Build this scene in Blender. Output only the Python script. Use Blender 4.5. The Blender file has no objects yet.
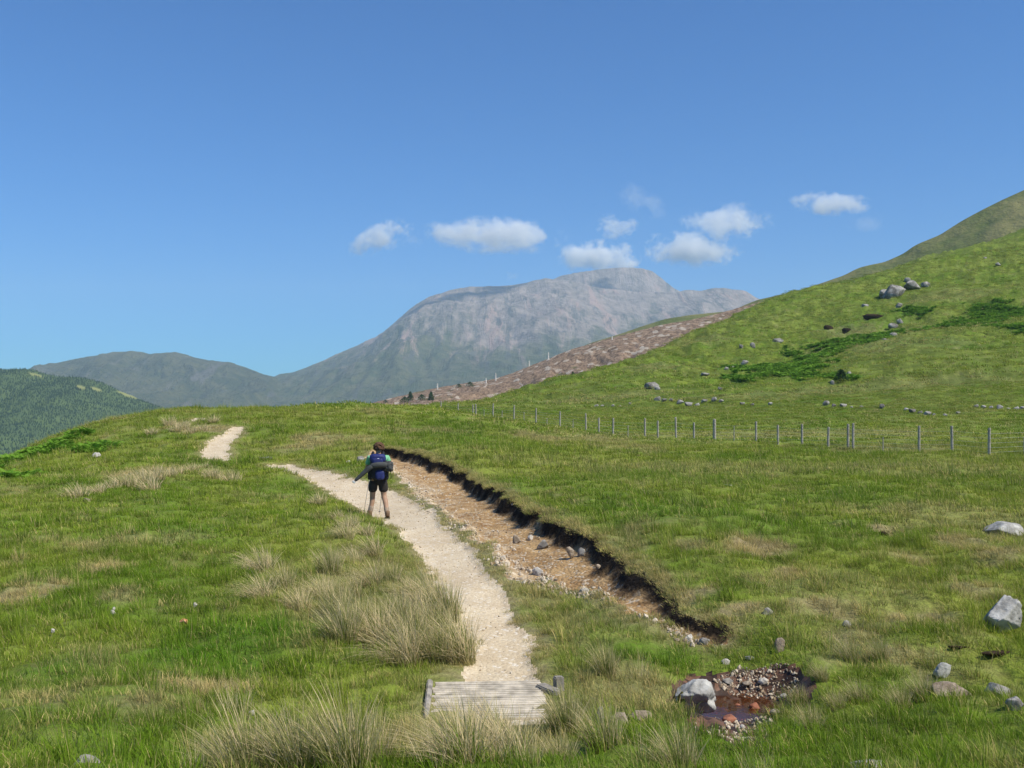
import bpy, bmesh, math, random
import numpy as np
from mathutils import Vector, Matrix, Euler
random.seed(7); RS = np.random.RandomState(11)
S = bpy.context.scene; COL = S.collection
R = math.radians
# ------------------------------------------------------------------ camera
F = 1000.0; TH = math.atan(16/1000.0)
def ray(px, py):
    u=(px-512)/F; v=(384-py)/F
    y=math.cos(TH)-v*math.sin(TH); z=math.sin(TH)+v*math.cos(TH)
    return u/y, z/y                     # per metre of Y
def at(px, py, Y):
    a,b=ray(px,py); return (a*Y, Y, b*Y)
cam=bpy.data.cameras.new('camera'); co=bpy.data.objects.new('camera',cam); COL.objects.link(co)
cam.sensor_width=36; cam.lens=36*F/1024; cam.clip_start=0.05; cam.clip_end=60000
co.rotation_euler=(math.pi/2+TH,0,0); S.camera=co
# ------------------------------------------------------------------ numpy noise
PERM=RS.permutation(256); PERM=np.concatenate([PERM,PERM,PERM])
GR=np.stack([np.cos(np.arange(256)*2.399),np.sin(np.arange(256)*2.399)],1)
def perlin(x,y):
    xi=np.floor(x).astype(int); yi=np.floor(y).astype(int); xf=x-xi; yf=y-yi
    xi&=255; yi&=255
    u=xf*xf*xf*(xf*(xf*6-15)+10); v=yf*yf*yf*(yf*(yf*6-15)+10)
    def g(a,b,dx,dy):
        h=PERM[PERM[a]+b]; return GR[h,0]*dx+GR[h,1]*dy
    n00=g(xi,yi,xf,yf); n10=g(xi+1,yi,xf-1,yf); n01=g(xi,yi+1,xf,yf-1); n11=g(xi+1,yi+1,xf-1,yf-1)
    return (n00*(1-u)+n10*u)*(1-v)+(n01*(1-u)+n11*u)*v
def fbm(x,y,o=4,l=2.03,g=.5,ridge=False):
    s=0;a=1;t=0
    for i in range(o):
        n=perlin(x+i*17.3,y-i*9.1)
        if ridge: n=.5-2*np.abs(n)
        s=s+a*n;t+=a;a*=g;x=x*l;y=y*l
    return s/t
def sstep(a,b,x):
    t=np.clip((x-a)/(b-a),0,1); return t*t*(3-2*t)
# ------------------------------------------------------------------ naming
def tag(o,label=None,cat=None,group=None,kind=None):
    if label:o['label']=label
    if cat:o['category']=cat
    if group:o['group']=group
    if kind:o['kind']=kind
    return o
def link(name,me,mat=None,parent=None):
    o=bpy.data.objects.new(name,me); COL.objects.link(o)
    if mat is not None and me is not None: me.materials.append(mat)
    if parent: o.parent=parent
    return o
def empty(name,loc,rz=0):
    o=bpy.data.objects.new(name,None); COL.objects.link(o); o.location=loc; o.rotation_euler=(0,0,rz)
    o.empty_display_size=.1; return o
def mesh_np(name,V,faces,smooth=True):
    """faces: (n,k) int array or list of such arrays"""
    me=bpy.data.meshes.new(name)
    fs=faces if isinstance(faces,list) else [faces]
    V=np.asarray(V,dtype=np.float32)
    me.vertices.add(len(V)); me.vertices.foreach_set('co',V.ravel())
    tot=sum(f.size for f in fs); n=sum(len(f) for f in fs)
    me.loops.add(tot); me.polygons.add(n)
    me.loops.foreach_set('vertex_index',np.concatenate([f.ravel() for f in fs]).astype(np.int32))
    ls=[];o=0
    for f in fs:
        k=f.shape[1]; ls.append(o+np.arange(len(f))*k); o+=f.size
    me.polygons.foreach_set('loop_start',np.concatenate(ls).astype(np.int32))
    me.update(calc_edges=True); me.validate()
    if smooth: me.polygons.foreach_set('use_smooth',np.ones(n,dtype=bool))
    return me
def attr(me,name,vals,typ='FLOAT'):
    a=me.attributes.new(name,typ,'POINT')
    if typ=='FLOAT': a.data.foreach_set('value',np.asarray(vals,dtype=np.float32).ravel())
    elif typ=='INT': a.data.foreach_set('value',np.asarray(vals,dtype=np.int32).ravel())
    else: a.data.foreach_set('vector',np.asarray(vals,dtype=np.float32).ravel())
# ------------------------------------------------------------------ materials
class NT:
    def __init__(s,name):
        s.m=bpy.data.materials.new(name); s.m.use_nodes=True; s.t=s.m.node_tree; s.t.nodes.clear()
        s.out=s.n('ShaderNodeOutputMaterial')
    def n(s,t,**k):
        x=s.t.nodes.new(t)
        for a,b in k.items(): setattr(x,a,b)
        return x
    def l(s,a,b): s.t.links.new(a,b)
    def set(s,sock,v):
        if isinstance(v,bpy.types.NodeSocket): s.l(v,sock)
        elif isinstance(v,(tuple,list)) and len(v)==3 and sock.type=='RGBA': sock.default_value=(*v,1)
        else: sock.default_value=v
    def pos(s):
        if not hasattr(s,'_p'): s._p=s.n('ShaderNodeNewGeometry')
        return s._p.outputs['Position']
    def obj(s): return s.n('ShaderNodeTexCoord').outputs['Object']
    def scale(s,v,sc):
        x=s.n('ShaderNodeVectorMath',operation='MULTIPLY'); s.set(x.inputs[0],v); x.inputs[1].default_value=sc if isinstance(sc,tuple) else (sc,)*3
        return x.outputs[0]
    def noise(s,v,sc,det=4,rough=.55,dist=0):
        x=s.n('ShaderNodeTexNoise'); s.set(x.inputs['Vector'],v); x.inputs['Scale'].default_value=sc
        x.inputs['Detail'].default_value=det; x.inputs['Roughness'].default_value=rough; x.inputs['Distortion'].default_value=dist
        return x.outputs[0]
    def vor(s,v,sc,feature='F1',out='Distance',rnd=1):
        x=s.n('ShaderNodeTexVoronoi',feature=feature); s.set(x.inputs['Vector'],v); x.inputs['Scale'].default_value=sc; x.inputs['Randomness'].default_value=rnd
        return x.outputs[out]
    def ramp(s,v,a,b,ca=0.,cb=1.):
        x=s.n('ShaderNodeMapRange',interpolation_type='SMOOTHSTEP'); s.set(x.inputs[0],v)
        for i,q in zip((1,2,3,4),(a,b,ca,cb)): x.inputs[i].default_value=q
        return x.outputs[0]
    def mix(s,f,a,b,mode='MIX'):
        x=s.n('ShaderNodeMix',data_type='RGBA',blend_type=mode); s.set(x.inputs[0],f); s.set(x.inputs[6],a); s.set(x.inputs[7],b)
        return x.outputs[2]
    def math(s,op,a,b=0.,c=None,clamp=False):
        x=s.n('ShaderNodeMath',operation=op,use_clamp=clamp); s.set(x.inputs[0],a); s.set(x.inputs[1],b)
        if c is not None: s.set(x.inputs[2],c)
        return x.outputs[0]
    def attr(s,name,typ='GEOMETRY'):
        x=s.n('ShaderNodeAttribute',attribute_type=typ,attribute_name=name); return x.outputs['Fac']
    def bump(s,h,st,dist=.02):
        x=s.n('ShaderNodeBump'); s.set(x.inputs['Height'],h); x.inputs['Strength'].default_value=st; x.inputs['Distance'].default_value=dist
        return x.outputs[0]
    def pbr(s,col,rough=.9,nrm=None,spec=.3,**k):
        p=s.n('ShaderNodeBsdfPrincipled'); s.set(p.inputs['Base Color'],col); s.set(p.inputs['Roughness'],rough)
        p.inputs['Specular IOR Level'].default_value=spec
        for a,b in k.items(): s.set(p.inputs[a.replace('_',' ')],b)
        if nrm is not None: s.l(nrm,p.inputs['Normal'])
        s.l(p.outputs[0],s.out.inputs[0]); return s.m
def simple(name,c,rough=.8,var=.25,sc=20,spec=.3,bump=.3):
    t=NT(name); o=t.obj(); n=t.noise(o,sc,5)
    d=tuple(x*(1-var) for x in c); e=tuple(min(1,x*(1+var)) for x in c)
    return t.pbr(t.mix(t.ramp(n,.3,.7),d,e),rough,t.bump(n,bump,.01),spec)
def grass_col(t,dry,dark,typ=None):
    p=t.pos()
    n1=t.noise(p,.22,3); n2=t.noise(p,1.5,4,.6); n3=t.noise(p,.05,3)
    c=t.mix(t.ramp(n1,.35,.65),(.138,.240,.022),(.25,.315,.044))
    c=t.mix(t.ramp(n2,.42,.7,0,.75),c,(.095,.160,.016))
    c=t.mix(t.ramp(n3,.42,.62,0,.55),c,(.24,.285,.06))
    c=t.mix(dark,c,(.085,.215,.014))
    n4=t.noise(p,2.7,4,.7)
    c=t.mix(t.math('MULTIPLY',dry,t.ramp(n4,.25,.6,.35,1)),c,(.38,.30,.185))
    return c
# ground
t=NT('turf'); dry=t.attr('dry'); dark=t.attr('dark'); far=t.attr('far')
c=grass_col(t,dry,dark)
p=t.pos()
nf=t.noise(p,9,5,.7); c=t.mix(t.ramp(nf,.35,.62,.0,.7),t.mix(.55,c,(.11,.09,.035)),c)
ng=t.noise(t.scale(p,(1,.6,1)),.35,6,.75)
c2=t.mix(t.ramp(ng,.38,.62,0,.8),grass_col(t,dry,dark),(.11,.15,.022))
c=t.mix(far,c,c2)
bf=t.noise(p,.8,6,.75)
M_turf=t.pbr(c,.95,t.bump(t.math('ADD',t.math('MULTIPLY',nf,.06),t.math('MULTIPLY',t.math('MULTIPLY',bf,far),.9)),1.,1.),.1)
# path
t=NT('gravel_path'); p=t.pos(); v=t.vor(p,26,out='Color'); vd=t.vor(p,26); n=t.noise(p,1.3,5,.65); nn=t.noise(p,60,3)
sp=t.n('ShaderNodeSeparateColor'); t.l(v,sp.inputs[0])
c=t.mix(t.ramp(n,.3,.7),(.50,.40,.27),(.62,.52,.37)); c=t.mix(t.ramp(sp.outputs[0],.55,.95,0,.6),c,(.46,.36,.24)); c=t.mix(t.ramp(sp.outputs[1],.85,.95,0,.8),c,(.68,.62,.53))
c=t.mix(t.ramp(t.noise(p,3.1,4),.55,.75,0,.55),c,(.50,.38,.23))
M_path=t.pbr(c,.95,t.bump(t.math('ADD',t.math('MULTIPLY',vd,-1.),nn),.7,.012),.15)
# gully
t=NT('eroded_soil'); p=t.pos(); d=t.attr('edge'); v=t.vor(p,19,out='Color'); vd=t.vor(p,19); n=t.noise(p,2.2,5,.7); nn=t.noise(p,30,5,.7)
sp=t.n('ShaderNodeSeparateColor'); t.l(v,sp.inputs[0])
soil=t.mix(t.ramp(n,.3,.7),(.26,.15,.065),(.46,.31,.155)); soil=t.mix(t.ramp(sp.outputs[0],.8,.93),soil,(.55,.45,.33))
grav=t.mix(t.ramp(sp.outputs[0],.2,.9),(.40,.31,.20),(.76,.67,.52)); grav=t.mix(t.ramp(t.noise(p,.9,4,.6),.5,.7,0,.7),grav,(.34,.23,.13))
c=t.mix(t.ramp(t.math('ADD',d,t.math('MULTIPLY',n,2.6)),2.2,3.5),soil,grav)
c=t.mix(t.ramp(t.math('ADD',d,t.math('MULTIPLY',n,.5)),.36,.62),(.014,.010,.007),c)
M_gully=t.pbr(c,.95,t.bump(t.math('ADD',t.math('MULTIPLY',vd,-1.),nn),.9,.03),.15)
# stream bed
t=NT('stream_bed'); p=t.pos(); v=t.vor(p,11,out='Color'); vd=t.vor(p,11); nn=t.noise(p,25,4)
sp=t.n('ShaderNodeSeparateColor'); t.l(v,sp.inputs[0])
c=t.mix(t.ramp(sp.outputs[0],.2,.9),(.035,.017,.009),(.15,.075,.042))
M_bed=t.pbr(c,.6,t.bump(t.math('ADD',t.math('MULTIPLY',vd,-1.),nn),.6,.012),.4)
# water
t=NT('peaty_water'); n=t.noise(t.pos(),9,3)
M_water=t.pbr((.30,.11,.04),.06,t.bump(n,.25,.02),.5,Transmission_Weight=.85,IOR=1.33)
# rock
def rockmat(name,a,b,lich,sc=6):
    t=NT(name); o=t.pos(); n=t.noise(o,sc,7,.65); n2=t.noise(o,sc*3.5,5,.7); l=t.noise(o,sc*.9,4)
    c=t.mix(t.ramp(n,.35,.65),a,b); c=t.mix(t.ramp(n2,.58,.7,0,.7),c,tuple(x*.35 for x in a)); c=t.mix(t.ramp(l,.52,.66,0,.7),c,lich)
    return t.pbr(c,.9,t.bump(t.math('ADD',n,t.math('MULTIPLY',n2,.5)),.8,.03),.25)
M_rock=rockmat('lichened_rock',(.17,.155,.14),(.33,.31,.28),(.46,.44,.41))
M_pale=rockmat('pale_lichened_rock',(.22,.21,.19),(.42,.41,.38),(.56,.55,.52),5)
M_rockfar=rockmat('hill_rock',(.12,.11,.095),(.30,.285,.26),(.42,.40,.37),.8)
M_white=rockmat('pale_quartz',(.42,.38,.33),(.60,.56,.50),(.66,.64,.60),25)
M_tan=rockmat('tan_stone',(.20,.155,.11),(.36,.29,.22),(.44,.37,.29),14)
M_orange=rockmat('orange_stone',(.50,.20,.09),(.62,.28,.13),(.6,.4,.25),20)
M_red=rockmat('rusty_stone',(.22,.075,.04),(.38,.16,.10),(.42,.25,.18),9)
M_dead=simple('bleached_timber',(.72,.68,.62),.85,.3,14)
# ------------------------------------------------------------------ ground heightfield (thin plate spline through surveyed points)
CP=[]
def cp(px,py,Y): CP.append(at(px,py,Y))
for x,y,z in [(0,0,-1.6),(-5,0,-1.65),(5,0,-1.65),(0,-3.6,-1.5),(-2.5,-3.6,-1.5),(2.5,-3.6,-1.5),(0,3,-1.85),(-3,3,-1.85),(3,3,-1.85)]: CP.append((x,y,z))
for q in """-150 768 6.3|100 768 6.2|300 768 6.2|512 768 6.2|700 768 6.2|900 768 6.1|1150 768 6.1
-150 700 8.5|0 700 8.5|200 690 8.9|380 700 8.8|490 700 9|600 700 9|690 710 9.3|740 705 9.6|850 690 9.6|950 700 9|1024 690 9.3|1200 690 9.3
-50 640 11|100 640 11|300 640 11|495 650 10.8|600 650 10.9|700 655 11|850 640 11|1000 630 11.2|1200 630 11.2
480 600 13.3|250 590 13.5|100 580 14|-50 580 14|350 600 13.1|570 600 13.4|760 600 12.5|900 600 12.4|1024 600 12.3|1250 600 12.3
440 550 17.3|330 530 18.6|200 530 18.5|50 530 18.5|-150 530 18.5
640 572 13.8|600 540 15.9|560 520 18.4|500 490 24.5|440 460 32|400 452 36
700 500 22|850 500 22|1000 500 22|1250 500 22|750 550 15.3|950 550 15.3
600 470 33|800 470 34|1000 475 32|1300 475 32|550 440 50|500 424 60|640 444 53
989 457 43|919 453 47|853 450 50|778 445 56|714 441 60|645 438 66|586 432 74|536 426 83|493 419 93|441 414 106
720 430 75|900 438 62|800 420 88|950 425 75|1250 440 55
650 404 130|700 403 125|850 405 110|920 412 95|1000 408 95|1300 405 90|590 410 118|520 408 128
650 389 155|800 370 180|800 330 250|900 350 170|900 300 270|1000 335 180|1000 280 280|600 386 165|700 360 210|1300 330 150|1300 200 300
420 409 125|470 404 145|540 392 170|600 372 200|650 355 235|700 333 280|757 309 320|800 297 350|850 287 375|905 272 400|960 256 415|1024 235 430|1300 120 440
540 420 260|600 410 300|700 380 400|800 350 480|905 320 540|1024 290 580|1300 230 600
-200 500 38|0 463 44|50 441 47|100 424 50|170 413 56|250 411 60|330 407 58|400 406 62|450 412 70
-200 500 24|0 481 31|100 450 40|100 480 30|200 450 39|200 482 29|300 441 42|300 466 34.5|385 518 22.4|335 483 29.5|350 430 46
345 462 35|430 490 28|250 466 34.5
-300 540 60|-100 520 62|0 492 58|50 475 62|100 455 66|170 445 85|300 432 90|400 425 95
-400 560 120|0 500 130|200 480 140|350 460 150|-400 560 300|0 520 300|300 490 300|450 450 260|-300 540 600|200 520 600|500 460 600""".replace('\n','|').split('|'):
    if q.strip(): cp(*map(float,q.split()))
CP=np.array(CP); K6=6.0
def ab(x,y): return x/(y+K6)*1.6, np.log(y+K6)
ca,cb=ab(CP[:,0],CP[:,1]); cw=CP[:,2]/(CP[:,1]+K6)
def U(r2): return np.where(r2<1e-12,0,.5*r2*np.log(np.maximum(r2,1e-12)))
def solve():
    n=len(ca); A=np.zeros((n+3,n+3)); A[:n,:n]=U((ca[:,None]-ca)**2+(cb[:,None]-cb)**2)+np.eye(n)*2e-4
    P=np.stack([np.ones(n),ca,cb],1); A[:n,n:]=P; A[n:,:n]=P.T
    return np.linalg.solve(A,np.concatenate([cw,np.zeros(3)]))
W=solve()
def base(x,y):
    x=np.asarray(x,float);y=np.asarray(y,float);sh=x.shape;x=x.ravel();y=y.ravel()
    a,b=ab(x,y); o=np.empty(len(x)); n=len(ca)
    for i in range(0,len(x),40000):
        s=slice(i,i+40000); A=a[s,None]-ca; B=b[s,None]-cb
        o[s]=U(A*A+B*B)@W[:n]+W[n]+W[n+1]*a[s]+W[n+2]*b[s]
    return (o*(y+K6)).reshape(sh)
YS=np.exp(np.linspace(math.log(9),math.log(600),3000))-5
def hit(px,py,zoff=0,ymin=0,ymax=590):
    a,b=ray(px,py); ys=YS[(YS>ymin)&(YS<ymax)]
    z=base(a*ys,ys)+zoff; d=b*ys-z; k=np.where(d<0)[0]
    k=k[0] if len(k) else int(np.argmin(d))
    return np.array([a*ys[k],ys[k],z[k]])
def hits(s): return np.array([hit(*map(float,q.split(','))) for q in s.split()])
# ------------------------------------------------------------------ plan regions
path1=hits("452,722 455,690 466,662 466,640 460,620 448,600 440,580 425,560 408,540 393,526 372,515 352,505 330,494 315,483 293,474 262,466 290,465 322,471 352,478 380,486 404,496 422,506 436,516 447,526 464,541 482,560 496,580 505,600 514,620 526,645 530,662 536,690 540,722")
path2=hits("202,459 203,453 207,443 216,438 226,434 231,427 245,428 243,432 234,438 230,444 228,452 230,460")
path3=hits("194,420 206,420 204,418 195,418")
edge=hits("380,449 400,450 420,453 440,461 470,474 500,492 530,509 560,521 590,537 610,551 635,571 655,591 675,611 698,626 722,634")
gul=np.concatenate([edge,hits("726,642 715,650 700,652 686,648 662,634 636,617 612,603 590,591 560,584 545,574 528,584 512,578 503,562 478,540 462,525 438,507 410,489 396,474 380,462 368,455")])
strm=hits("672,712 680,692 700,686 740,683 790,683 800,692 788,708 745,715 705,719 682,719")
wash=hits("712,682 740,677 770,675 797,679 802,690 730,688")
wash2=hits("680,716 700,714 760,716 776,724 764,740 730,744 700,735")
def insd(P,poly):
    """signed distance (+inside) of points P to polygon"""
    x,y=P[:,0],P[:,1]; n=len(poly); ins=np.zeros(len(x),bool); d=np.full(len(x),1e9)
    for i in range(n):
        ax,ay=poly[i][:2]; bx,by=poly[(i+1)%n][:2]
        c=((ay>y)!=(by>y)); 
        with np.errstate(divide='ignore',invalid='ignore'): xx=(bx-ax)*(y-ay)/(by-ay)+ax
        ins^=c&(x<xx)
        d=np.minimum(d,segd(x,y,ax,ay,bx,by))
    return np.where(ins,d,-d)
def segd(x,y,ax,ay,bx,by):
    l=(bx-ax)**2+(by-ay)**2+1e-12; t=np.clip(((x-ax)*(bx-ax)+(y-ay)*(by-ay))/l,0,1)
    return np.hypot(x-ax-t*(bx-ax),y-ay-t*(by-ay))
def lined(x,y,L):
    d=np.full(len(x),1e9)
    for i in range(len(L)-1): d=np.minimum(d,segd(x,y,*L[i][:2],*L[i+1][:2]))
    return d
def sub(x,y,poly,m=3):
    return np.where((x>poly[:,0].min()-m)&(x<poly[:,0].max()+m)&(y>poly[:,1].min()-m)&(y<poly[:,1].max()+m))[0]
def sd(x,y,poly,m=3,far=-9.):
    o=np.full(len(x),far); k=sub(x,y,poly,m)
    if len(k): o[k]=insd(np.stack([x[k],y[k]],1),poly)
    return o
# soft ellipses of dry / dark vegetation: px,py,rx(px),ry(px),amount
DRY="""755 548 42 9 .9|690 548 25 6 .5|790 578 22 8 .8|885 530 22 6 .8|960 545 30 8 .7|1005 560 30 9 .7|720 560 18 6 .6|900 555 30 6 .6|1000 540 25 6 .6
25 600 40 14 .9|60 590 30 8 .8|100 565 35 8 .8|120 600 30 10 .5|15 565 20 8 .7|220 690 80 8 .9|60 630 30 6 .4
700 600 30 10 .8|740 620 40 10 .9|690 580 12 6 .4|640 545 10 5 .4|820 610 50 8 .7|930 620 40 10 .7|970 590 40 8 .6|850 640 40 10 .6|900 660 60 6 .6|760 590 20 6 .6
180 424 18 6 .9|205 430 30 6 .8|150 475 70 9 .7|320 441 40 6 .6|300 448 30 5 .6|360 440 25 6 .5|120 418 40 4 .6|40 436 40 4 .6|540 438 60 6 .6|600 441 60 5 .5|640 450 80 6 .4|420 431 60 4 .4|370 414 60 4 .3
530 590 40 25 .5|600 620 50 15 .4|560 640 40 15 .3|640 700 60 25 .5|540 560 20 10 .7|440 505 25 8 .7|410 492 15 6 .8|470 525 20 8 .7|350 590 110 50 .35|380 620 80 30 .3|450 740 120 25 .5|300 745 100 20 .5
850 600 120 40 .25|960 520 80 15 .3|700 470 160 8 .25|900 470 160 8 .25|890 450 100 6 .35|750 435 200 4 .3|780 395 160 4 .3|600 398 80 4 .35|900 385 120 5 .3
870 350 60 12 .3|930 330 60 10 .35|700 345 40 8 .3|850 335 40 8 .5|960 300 60 8 .3|655 372 30 4 .4"""
DARK="""742 379 20 4 .9|765 372 26 6 .9|790 366 30 8 .9|815 357 26 8 .8|838 349 24 6 .7|862 343 22 5 .7|885 335 16 4 .6|800 377 14 3 .6|1000 312 26 8 .9|975 322 22 6 .8|1015 330 18 6 .7|940 330 20 5 .6|915 318 18 4 .6|930 345 40 8 .5|880 325 60 6 .4|840 378 10 5 .9|770 372 40 8 .6
95 452 16 6 .9|20 462 30 10 .9|45 448 25 6 .7|70 452 25 6 .5|10 480 20 6 .6
270 640 90 18 .7|200 660 90 14 .6|60 680 60 12 .5|260 600 40 12 .4|700 520 120 20 .35|680 480 90 12 .3|460 440 70 8 .35|640 520 60 25 .4|800 500 90 8 .3|640 660 50 15 .4|850 660 60 14 .4|150 540 120 20 .3|300 490 50 15 .4"""
def ell(txt):
    o=[]
    for q in txt.replace('\n','|').split('|'):
        px,py,rx,ry,a=map(float,q.split()); c=hit(px,py); h=hit(px,py-ry*.8); g=hit(px,py+ry*.8)
        o.append((c[0],.5*(h[1]+g[1]),rx/F*c[1],max(.4*rx/F*c[1],abs(h[1]-g[1])*.62),a))
    return o
EDRY=ell(DRY); EDARK=ell(DARK)
def field(x,y,E):
    f=np.zeros(len(x)) if E is not EDRY else .42*sstep(.12,.32,fbm(x*.33+30,y*.33,5,g=.62))+.25*sstep(.08,.3,fbm(x*1.1,y*1.1+60,3)); nx=fbm(x*.9,y*.9,3)*.9+fbm(x*.05,y*.05,3)*1.1
    for cx,cy,rx,ry,a in E:
        k=np.where((np.abs(x-cx)<2*rx)&(np.abs(y-cy)<2*ry))[0]
        if len(k):
            r=np.hypot((x[k]-cx)/rx,(y[k]-cy)/ry)+nx[k]*1.1
            f[k]=np.maximum(f[k],a*(1-sstep(.55,1.15,r)))
    return f
HUM=None
def relief(x,y):
    """real ground height incl. hummocks, cut bank and stream"""
    z=base(x,y); far=sstep(60,220,y)
    wx=x+fbm(x*1.3,y*1.3+40,3)*.42+fbm(x*4.5,y*4.5,2)*.05; wy=y+fbm(x*1.3+90,y*1.3,3)*.42+fbm(x*4.5+9,y*4.5,2)*.05
    dp=np.maximum(np.maximum(sd(wx,wy,path1),sd(wx,wy,path2)),sd(wx,wy,path3))
    dg=sd(wx,wy,gul,2.0); ds=sd(wx,wy,strm,1.5); dw=np.maximum(sd(wx,wy,wash,1.5),sd(wx,wy,wash2,1.5))
    hum=(fbm(x*.9,y*.9,4)*.27+fbm(x*.22,y*.22,3)*.34+np.maximum(0,fbm(x*2.1+5,y*2.1,2))*.10)*sstep(2,7,y)
    big=fbm(x*.03,y*.03,5)*5.0+fbm(x*.12,y*.12,4,ridge=True)*2.2
    z=z+hum*(1-.85*sstep(-.9,.1,dp))*(1-.5*sstep(-1.2,.1,dg))*(1-.4*far)+big*far
    z=z-.05*sstep(-.15,.15,dp)
    # cut bank
    de=np.full(len(x),99.); k=np.where(dg>-.6)[0]
    if len(k): de[k]=lined(wx[k],wy[k],edge)
    wall=np.where(dg>0,sstep(0,.24,np.minimum(dg,de)),0)*(np.exp(-(np.maximum(de-.15,0)/1.3)**2))
    wk=np.interp(wx,edge[:,0],np.linspace(0,1,len(edge))); z=z-wall*(.30-.20*sstep(.35,.8,wk))
    z=z-.24*sstep(-.25,.3,ds)-.07*sstep(-.1,.2,dw)
    return z,dp,dg,ds,dw,de,far
def hgt(x,y): return relief(np.array([float(x)]),np.array([float(y)]))[0][0]
# grid
av=np.concatenate([np.linspace(-1.05,-.50,40,endpoint=False),np.linspace(-.50,.50,760,endpoint=False),np.linspace(.50,1.15,45)])
bv=np.concatenate([np.linspace(math.log(2.2),math.log(10.5),60,endpoint=False),np.linspace(math.log(10.5),math.log(48),470,endpoint=False),np.linspace(math.log(48),math.log(120),130,endpoint=False),np.linspace(math.log(120),math.log(640),190)])
A_,B_=np.meshgrid(av,bv); GY=(np.exp(B_)-K6); GX=A_*(GY+K6)
gx,gy=GX.ravel(),GY.ravel()
gz,dp,dg,ds,dw,de,far=relief(gx,gy)
nc=len(av); nr=len(bv)
idx=np.arange(nr*nc).reshape(nr,nc)
Q=np.stack([idx[:-1,:-1],idx[:-1,1:],idx[1:,1:],idx[1:,:-1]],-1).reshape(-1,4)
cls=np.zeros(len(gx),int); cls[(dw>0)]=3; cls[ds>-.12]=3; cls[dg>0]=2; cls[dp>0]=1
fc=np.stack([cls[Q[:,i]] for i in range(4)],1)
fcl=np.where((fc==2).any(1),2,np.where((fc==1).any(1),1,np.where((fc==3).any(1),3,0)))
dryv=field(gx,gy,EDRY); darkv=field(gx,gy,EDARK)
dryv=np.maximum(dryv,.75*sstep(-.5,-.02,np.maximum(dp,dg)))
V=np.stack([gx,gy,gz],1)
def cut(mask):
    f=Q[mask]; u,inv=np.unique(f,return_inverse=True); return u,inv.reshape(f.shape)
for k,(nm,mat) in enumerate([('ground',M_turf),('path',M_path),('eroded_gully',M_gully),('stream_bed',M_bed)]):
    u,f=cut(fcl==k); me=mesh_np(nm,V[u],f)
    if k==0: attr(me,'dry',dryv[u]); attr(me,'dark',darkv[u]); attr(me,'far',sstep(45,110,gy[u]))
    if k==2: attr(me,'edge',np.minimum(de[u],5.))
    tag(link(nm,me,mat),kind='structure')
# water sheet
c=strm.mean(0); wz=hgt(c[0],c[1])+.13
n=24; ang=np.linspace(0,2*np.pi,n,endpoint=False)
rad=(strm[:,0].max()-strm[:,0].min())*.56; rady=(strm[:,1].max()-strm[:,1].min())*.52
wv=[(c[0]+rad*math.cos(a),c[1]+rady*math.sin(a),wz) for a in ang]
me=bpy.data.meshes.new('water'); me.from_pydata(wv,[],[tuple(range(n))]); tag(link('stream_water',me,M_water),kind='structure')
# ------------------------------------------------------------------ far hills
def hill(name,prof,D,Lf,Lb,zb,mat,amp,s1,s2,pw=1.25,nx=420,ny=170,ext=.12,ridge=True,seed=0,fine=0.,skyn=0.):
    pr=[tuple(map(float,q.split(','))) for q in prof.split()]
    pa=np.array([ray(px,py) for px,py in pr]); xs=pa[:,0]*D; zs=pa[:,1]*D
    X=np.linspace(xs[0],xs[-1],nx); t=np.concatenate([np.linspace(-1,0,30,endpoint=False),np.linspace(0,1,ny)])
    XX,T=np.meshgrid(X,t); x=XX.ravel(); tt=T.ravel()
    y=D-np.where(tt>0,tt*Lf,tt*Lb)
    zr=np.interp(x,xs,zs)
    k=np.hanning(9); k/=k.sum(); zl=np.interp(X,xs,zs); zl=np.convolve(np.pad(zl,4,'edge'),k,'valid'); zr=np.tile(zl,len(t))
    s=np.where(tt>=0,(1-np.abs(tt))**pw,(1-np.abs(tt))**1.0)
    z=zb+(zr-zb)*s
    e=np.clip(np.abs(tt)*5,0,1)*np.clip((1-np.abs(tt))*3,0,1)
    wx=x+fbm(x/s1*.5+seed,y/s1*.5,3)*s1*.8
    n=fbm(wx/s1+seed,y/s2+seed,6,ridge=ridge)
    n2=fbm(wx/(s1*.35)+seed+7,y/(s2*.4),5,ridge=ridge)
    z=z+amp*(n-.15)*e+amp*.22*n2*np.clip(np.abs(tt)*14,0.06,1)*np.clip((1-np.abs(tt))*3,0,1)+skyn*fbm(x/(s1*.12),y*0+seed,4)
    i=np.arange(len(x)).reshape(XX.shape)
    q=np.stack([i[:-1,:-1],i[1:,:-1],i[1:,1:],i[:-1,1:]],-1).reshape(-1,4)
    o=link(name,mesh_np(name,np.stack([x,y,z],1),q),mat); tag(o,kind='structure')
    return o,(x,y,z,XX.shape)
def hillmat(name,f): 
    t=NT(name); p=t.pos(); return f(t,p)
def sepz(t,p):
    s=t.n('ShaderNodeSeparateXYZ'); t.l(p,s.inputs[0]); return s.outputs[2]
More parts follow.
